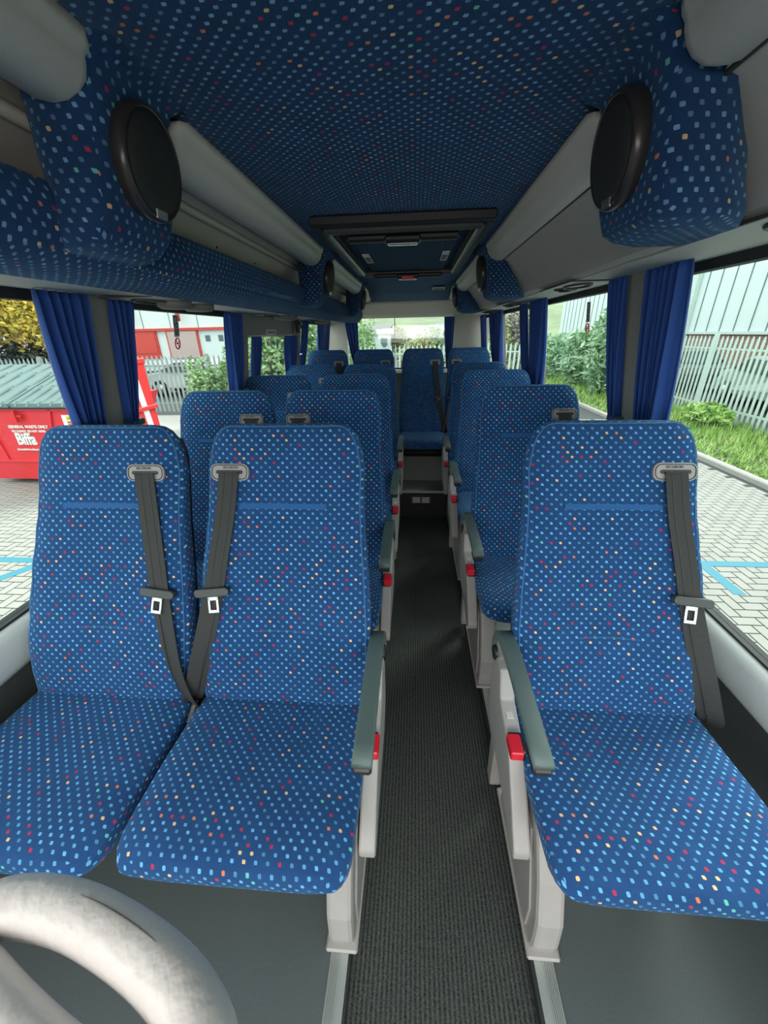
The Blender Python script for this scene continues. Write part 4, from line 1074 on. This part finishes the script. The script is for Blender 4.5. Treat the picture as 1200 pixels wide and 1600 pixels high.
# white brick-and-cladding building, right
rb = empty('clad_building', (14.2, 5, GZ), 'tall white clad building with brick base behind the right fence', 'building')
MB().box(0, 8, -10, 38, 0, 1.98).build('brick_base', BRICK, rb)
MB().box(-.05, 8, -10, 38, 1.98, 12).build('cladding', WBLD, rb)
mb = MB()
for i in range(54): mb.box(-.085, -.05, -9.6+.88*i, -9.57+.88*i, 1.98, 12)
mb.build('cladding_joints', WLINE, rb)
MB().box(-.12, 0, -10, 38, 1.90, 2.02).build('flashing', FENCE, rb)
MB().box(-.30, -.05, 18.2, 18.6, 0, 12, .03).build('downpipe', FENCE, rb)

# parked cars behind the fences
def car(loc, rz, col, label):
    r = empty('parked_car', loc, label, 'car', None, rz)
    cm = mat('car_paint', col, .3, spec=.6); gl = mat('car_glass', (.03, .04, .045), .1)
    prf = [(-2.05, .35), (-2.1, .70), (-2.0, .88), (-1.25, .98), (-.65, 1.38), (.75, 1.42), (1.45, 1.02), (1.95, .95), (2.1, .60), (2.05, .30)]
    rings = []
    for y, k in ((-.86, .0), (-.80, .0), (0, .0), (.80, .0), (.86, .0)):
        rings.append([(x*(1 if abs(y) < .85 else .985), y if z < .95 else y*.84, z if abs(y) < .85 else z*.99) for x, z in prf])
    b = MB().loft(rings, True, True, smooth=False).build('body', cm, r, bevel=.04)
    for s in (-1, 1):
        MB().add([(-1.15, s*.80, 1.0), (-.62, s*.735, 1.32), (.70, s*.73, 1.35), (1.30, s*.80, 1.02)], [(0, 1, 2, 3)]).build('side_window', gl, r, solid=.01)
        for x in (-1.3, 1.3):
            w_ = MB().tube([(x, s*.70, .33), (x, s*.88, .33)], .33, 24).build('wheel', BLK, r)
            MB().tube([(x, s*.87, .33), (x, s*.895, .33)], .20, 16).build('hub_cap', ALU, w_)
    MB().add([(-1.28, -.66, 1.0), (-1.28, .66, 1.0), (-.68, .6, 1.36), (-.68, -.6, 1.36)], [(0, 1, 2, 3)]).build('windscreen', gl, r, solid=.01)
    return r
car((10.6, 12.3, GZ), radians(80), (.30, .36, .33), 'pale green-grey car parked behind the right fence')
car((11.0, 17.6, GZ), radians(80), (.05, .06, .06), 'dark car parked further along behind the right fence')
car((-9.4, 17.0, GZ), radians(5), (.55, .58, .57), 'white car parked beyond the grey left fence')
car((-4.7, 17.4, GZ), radians(0), (.20, .22, .22), 'grey car parked beyond the fence next to the white car')

# hillside and houses behind the coach
def hill():
    nx, ny = 50, 16; rows = []
    for j in range(ny+1):
        y = 45+j*5
        rows.append([(-60+i*2.6, y, GZ + max(0, (y-46))*.14 + .8*sin(i*.35+j*.3)*min(1, j/5)) for i in range(nx+1)])
    return MB().loft(rows, closed=False).build('hillside', HEDG)
tag(hill(), 'scrubby green and yellow hillside beyond the rear window', 'hill')
rnd = random.Random(9)
pale = leafy('pale_scrub', (.14, .18, .09), (.30, .32, .14), (.46, .42, .20), .3)
sp = [(-6, 24, 2.1), (-3, 22, 1.7), (.2, 23, 2.1), (2.6, 21, 1.9), (4.8, 25, 2.6), (-4.6, 36, 3.0), (5.4, 36, 3.2), (1.6, 39, 2.7), (-1.6, 41, 3.0)]
wh = ['left edge', 'left of the white house', 'centre, yellowish', 'right of centre', 'right edge', 'further back at the left', 'further back at the right', 'up the slope right of centre', 'up the slope left of centre']
for i, (x, y, h) in enumerate(sp):
    bush(x, y, h, 1.5, 'autumn bush beyond the rear window, ' + wh[i], pale if i % 2 == 0 else BUSH, 60+i, 1300, .28, 1.0, 'bush', 'bushes beyond the rear window')
for x, y, w_, lb in ((-3.6, 39.2, 2.6, 'white house beyond the rear window, left of centre'), (3.6, 39.2, 3, 'low white building beyond the rear window, right of centre')):
    h_ = empty('far_house', (x, y, GZ), lb, 'building')
    MB().box(-w_/2, w_/2, 0, 5, 0, 2.3).build('wall', WBLD, h_)
    MB().prism([(-.3, 2.2), (2.5, 3.1), (5.3, 2.2)], -w_/2-.3, w_/2+.3, 'x').build('roof', mat('slate', (.22, .22, .22), .7), h_)
    for q in (-.3, .15): MB().box(q*w_, q*w_+.6, -.04, 0, 1.1, 1.9).build('window', WLINE, h_)
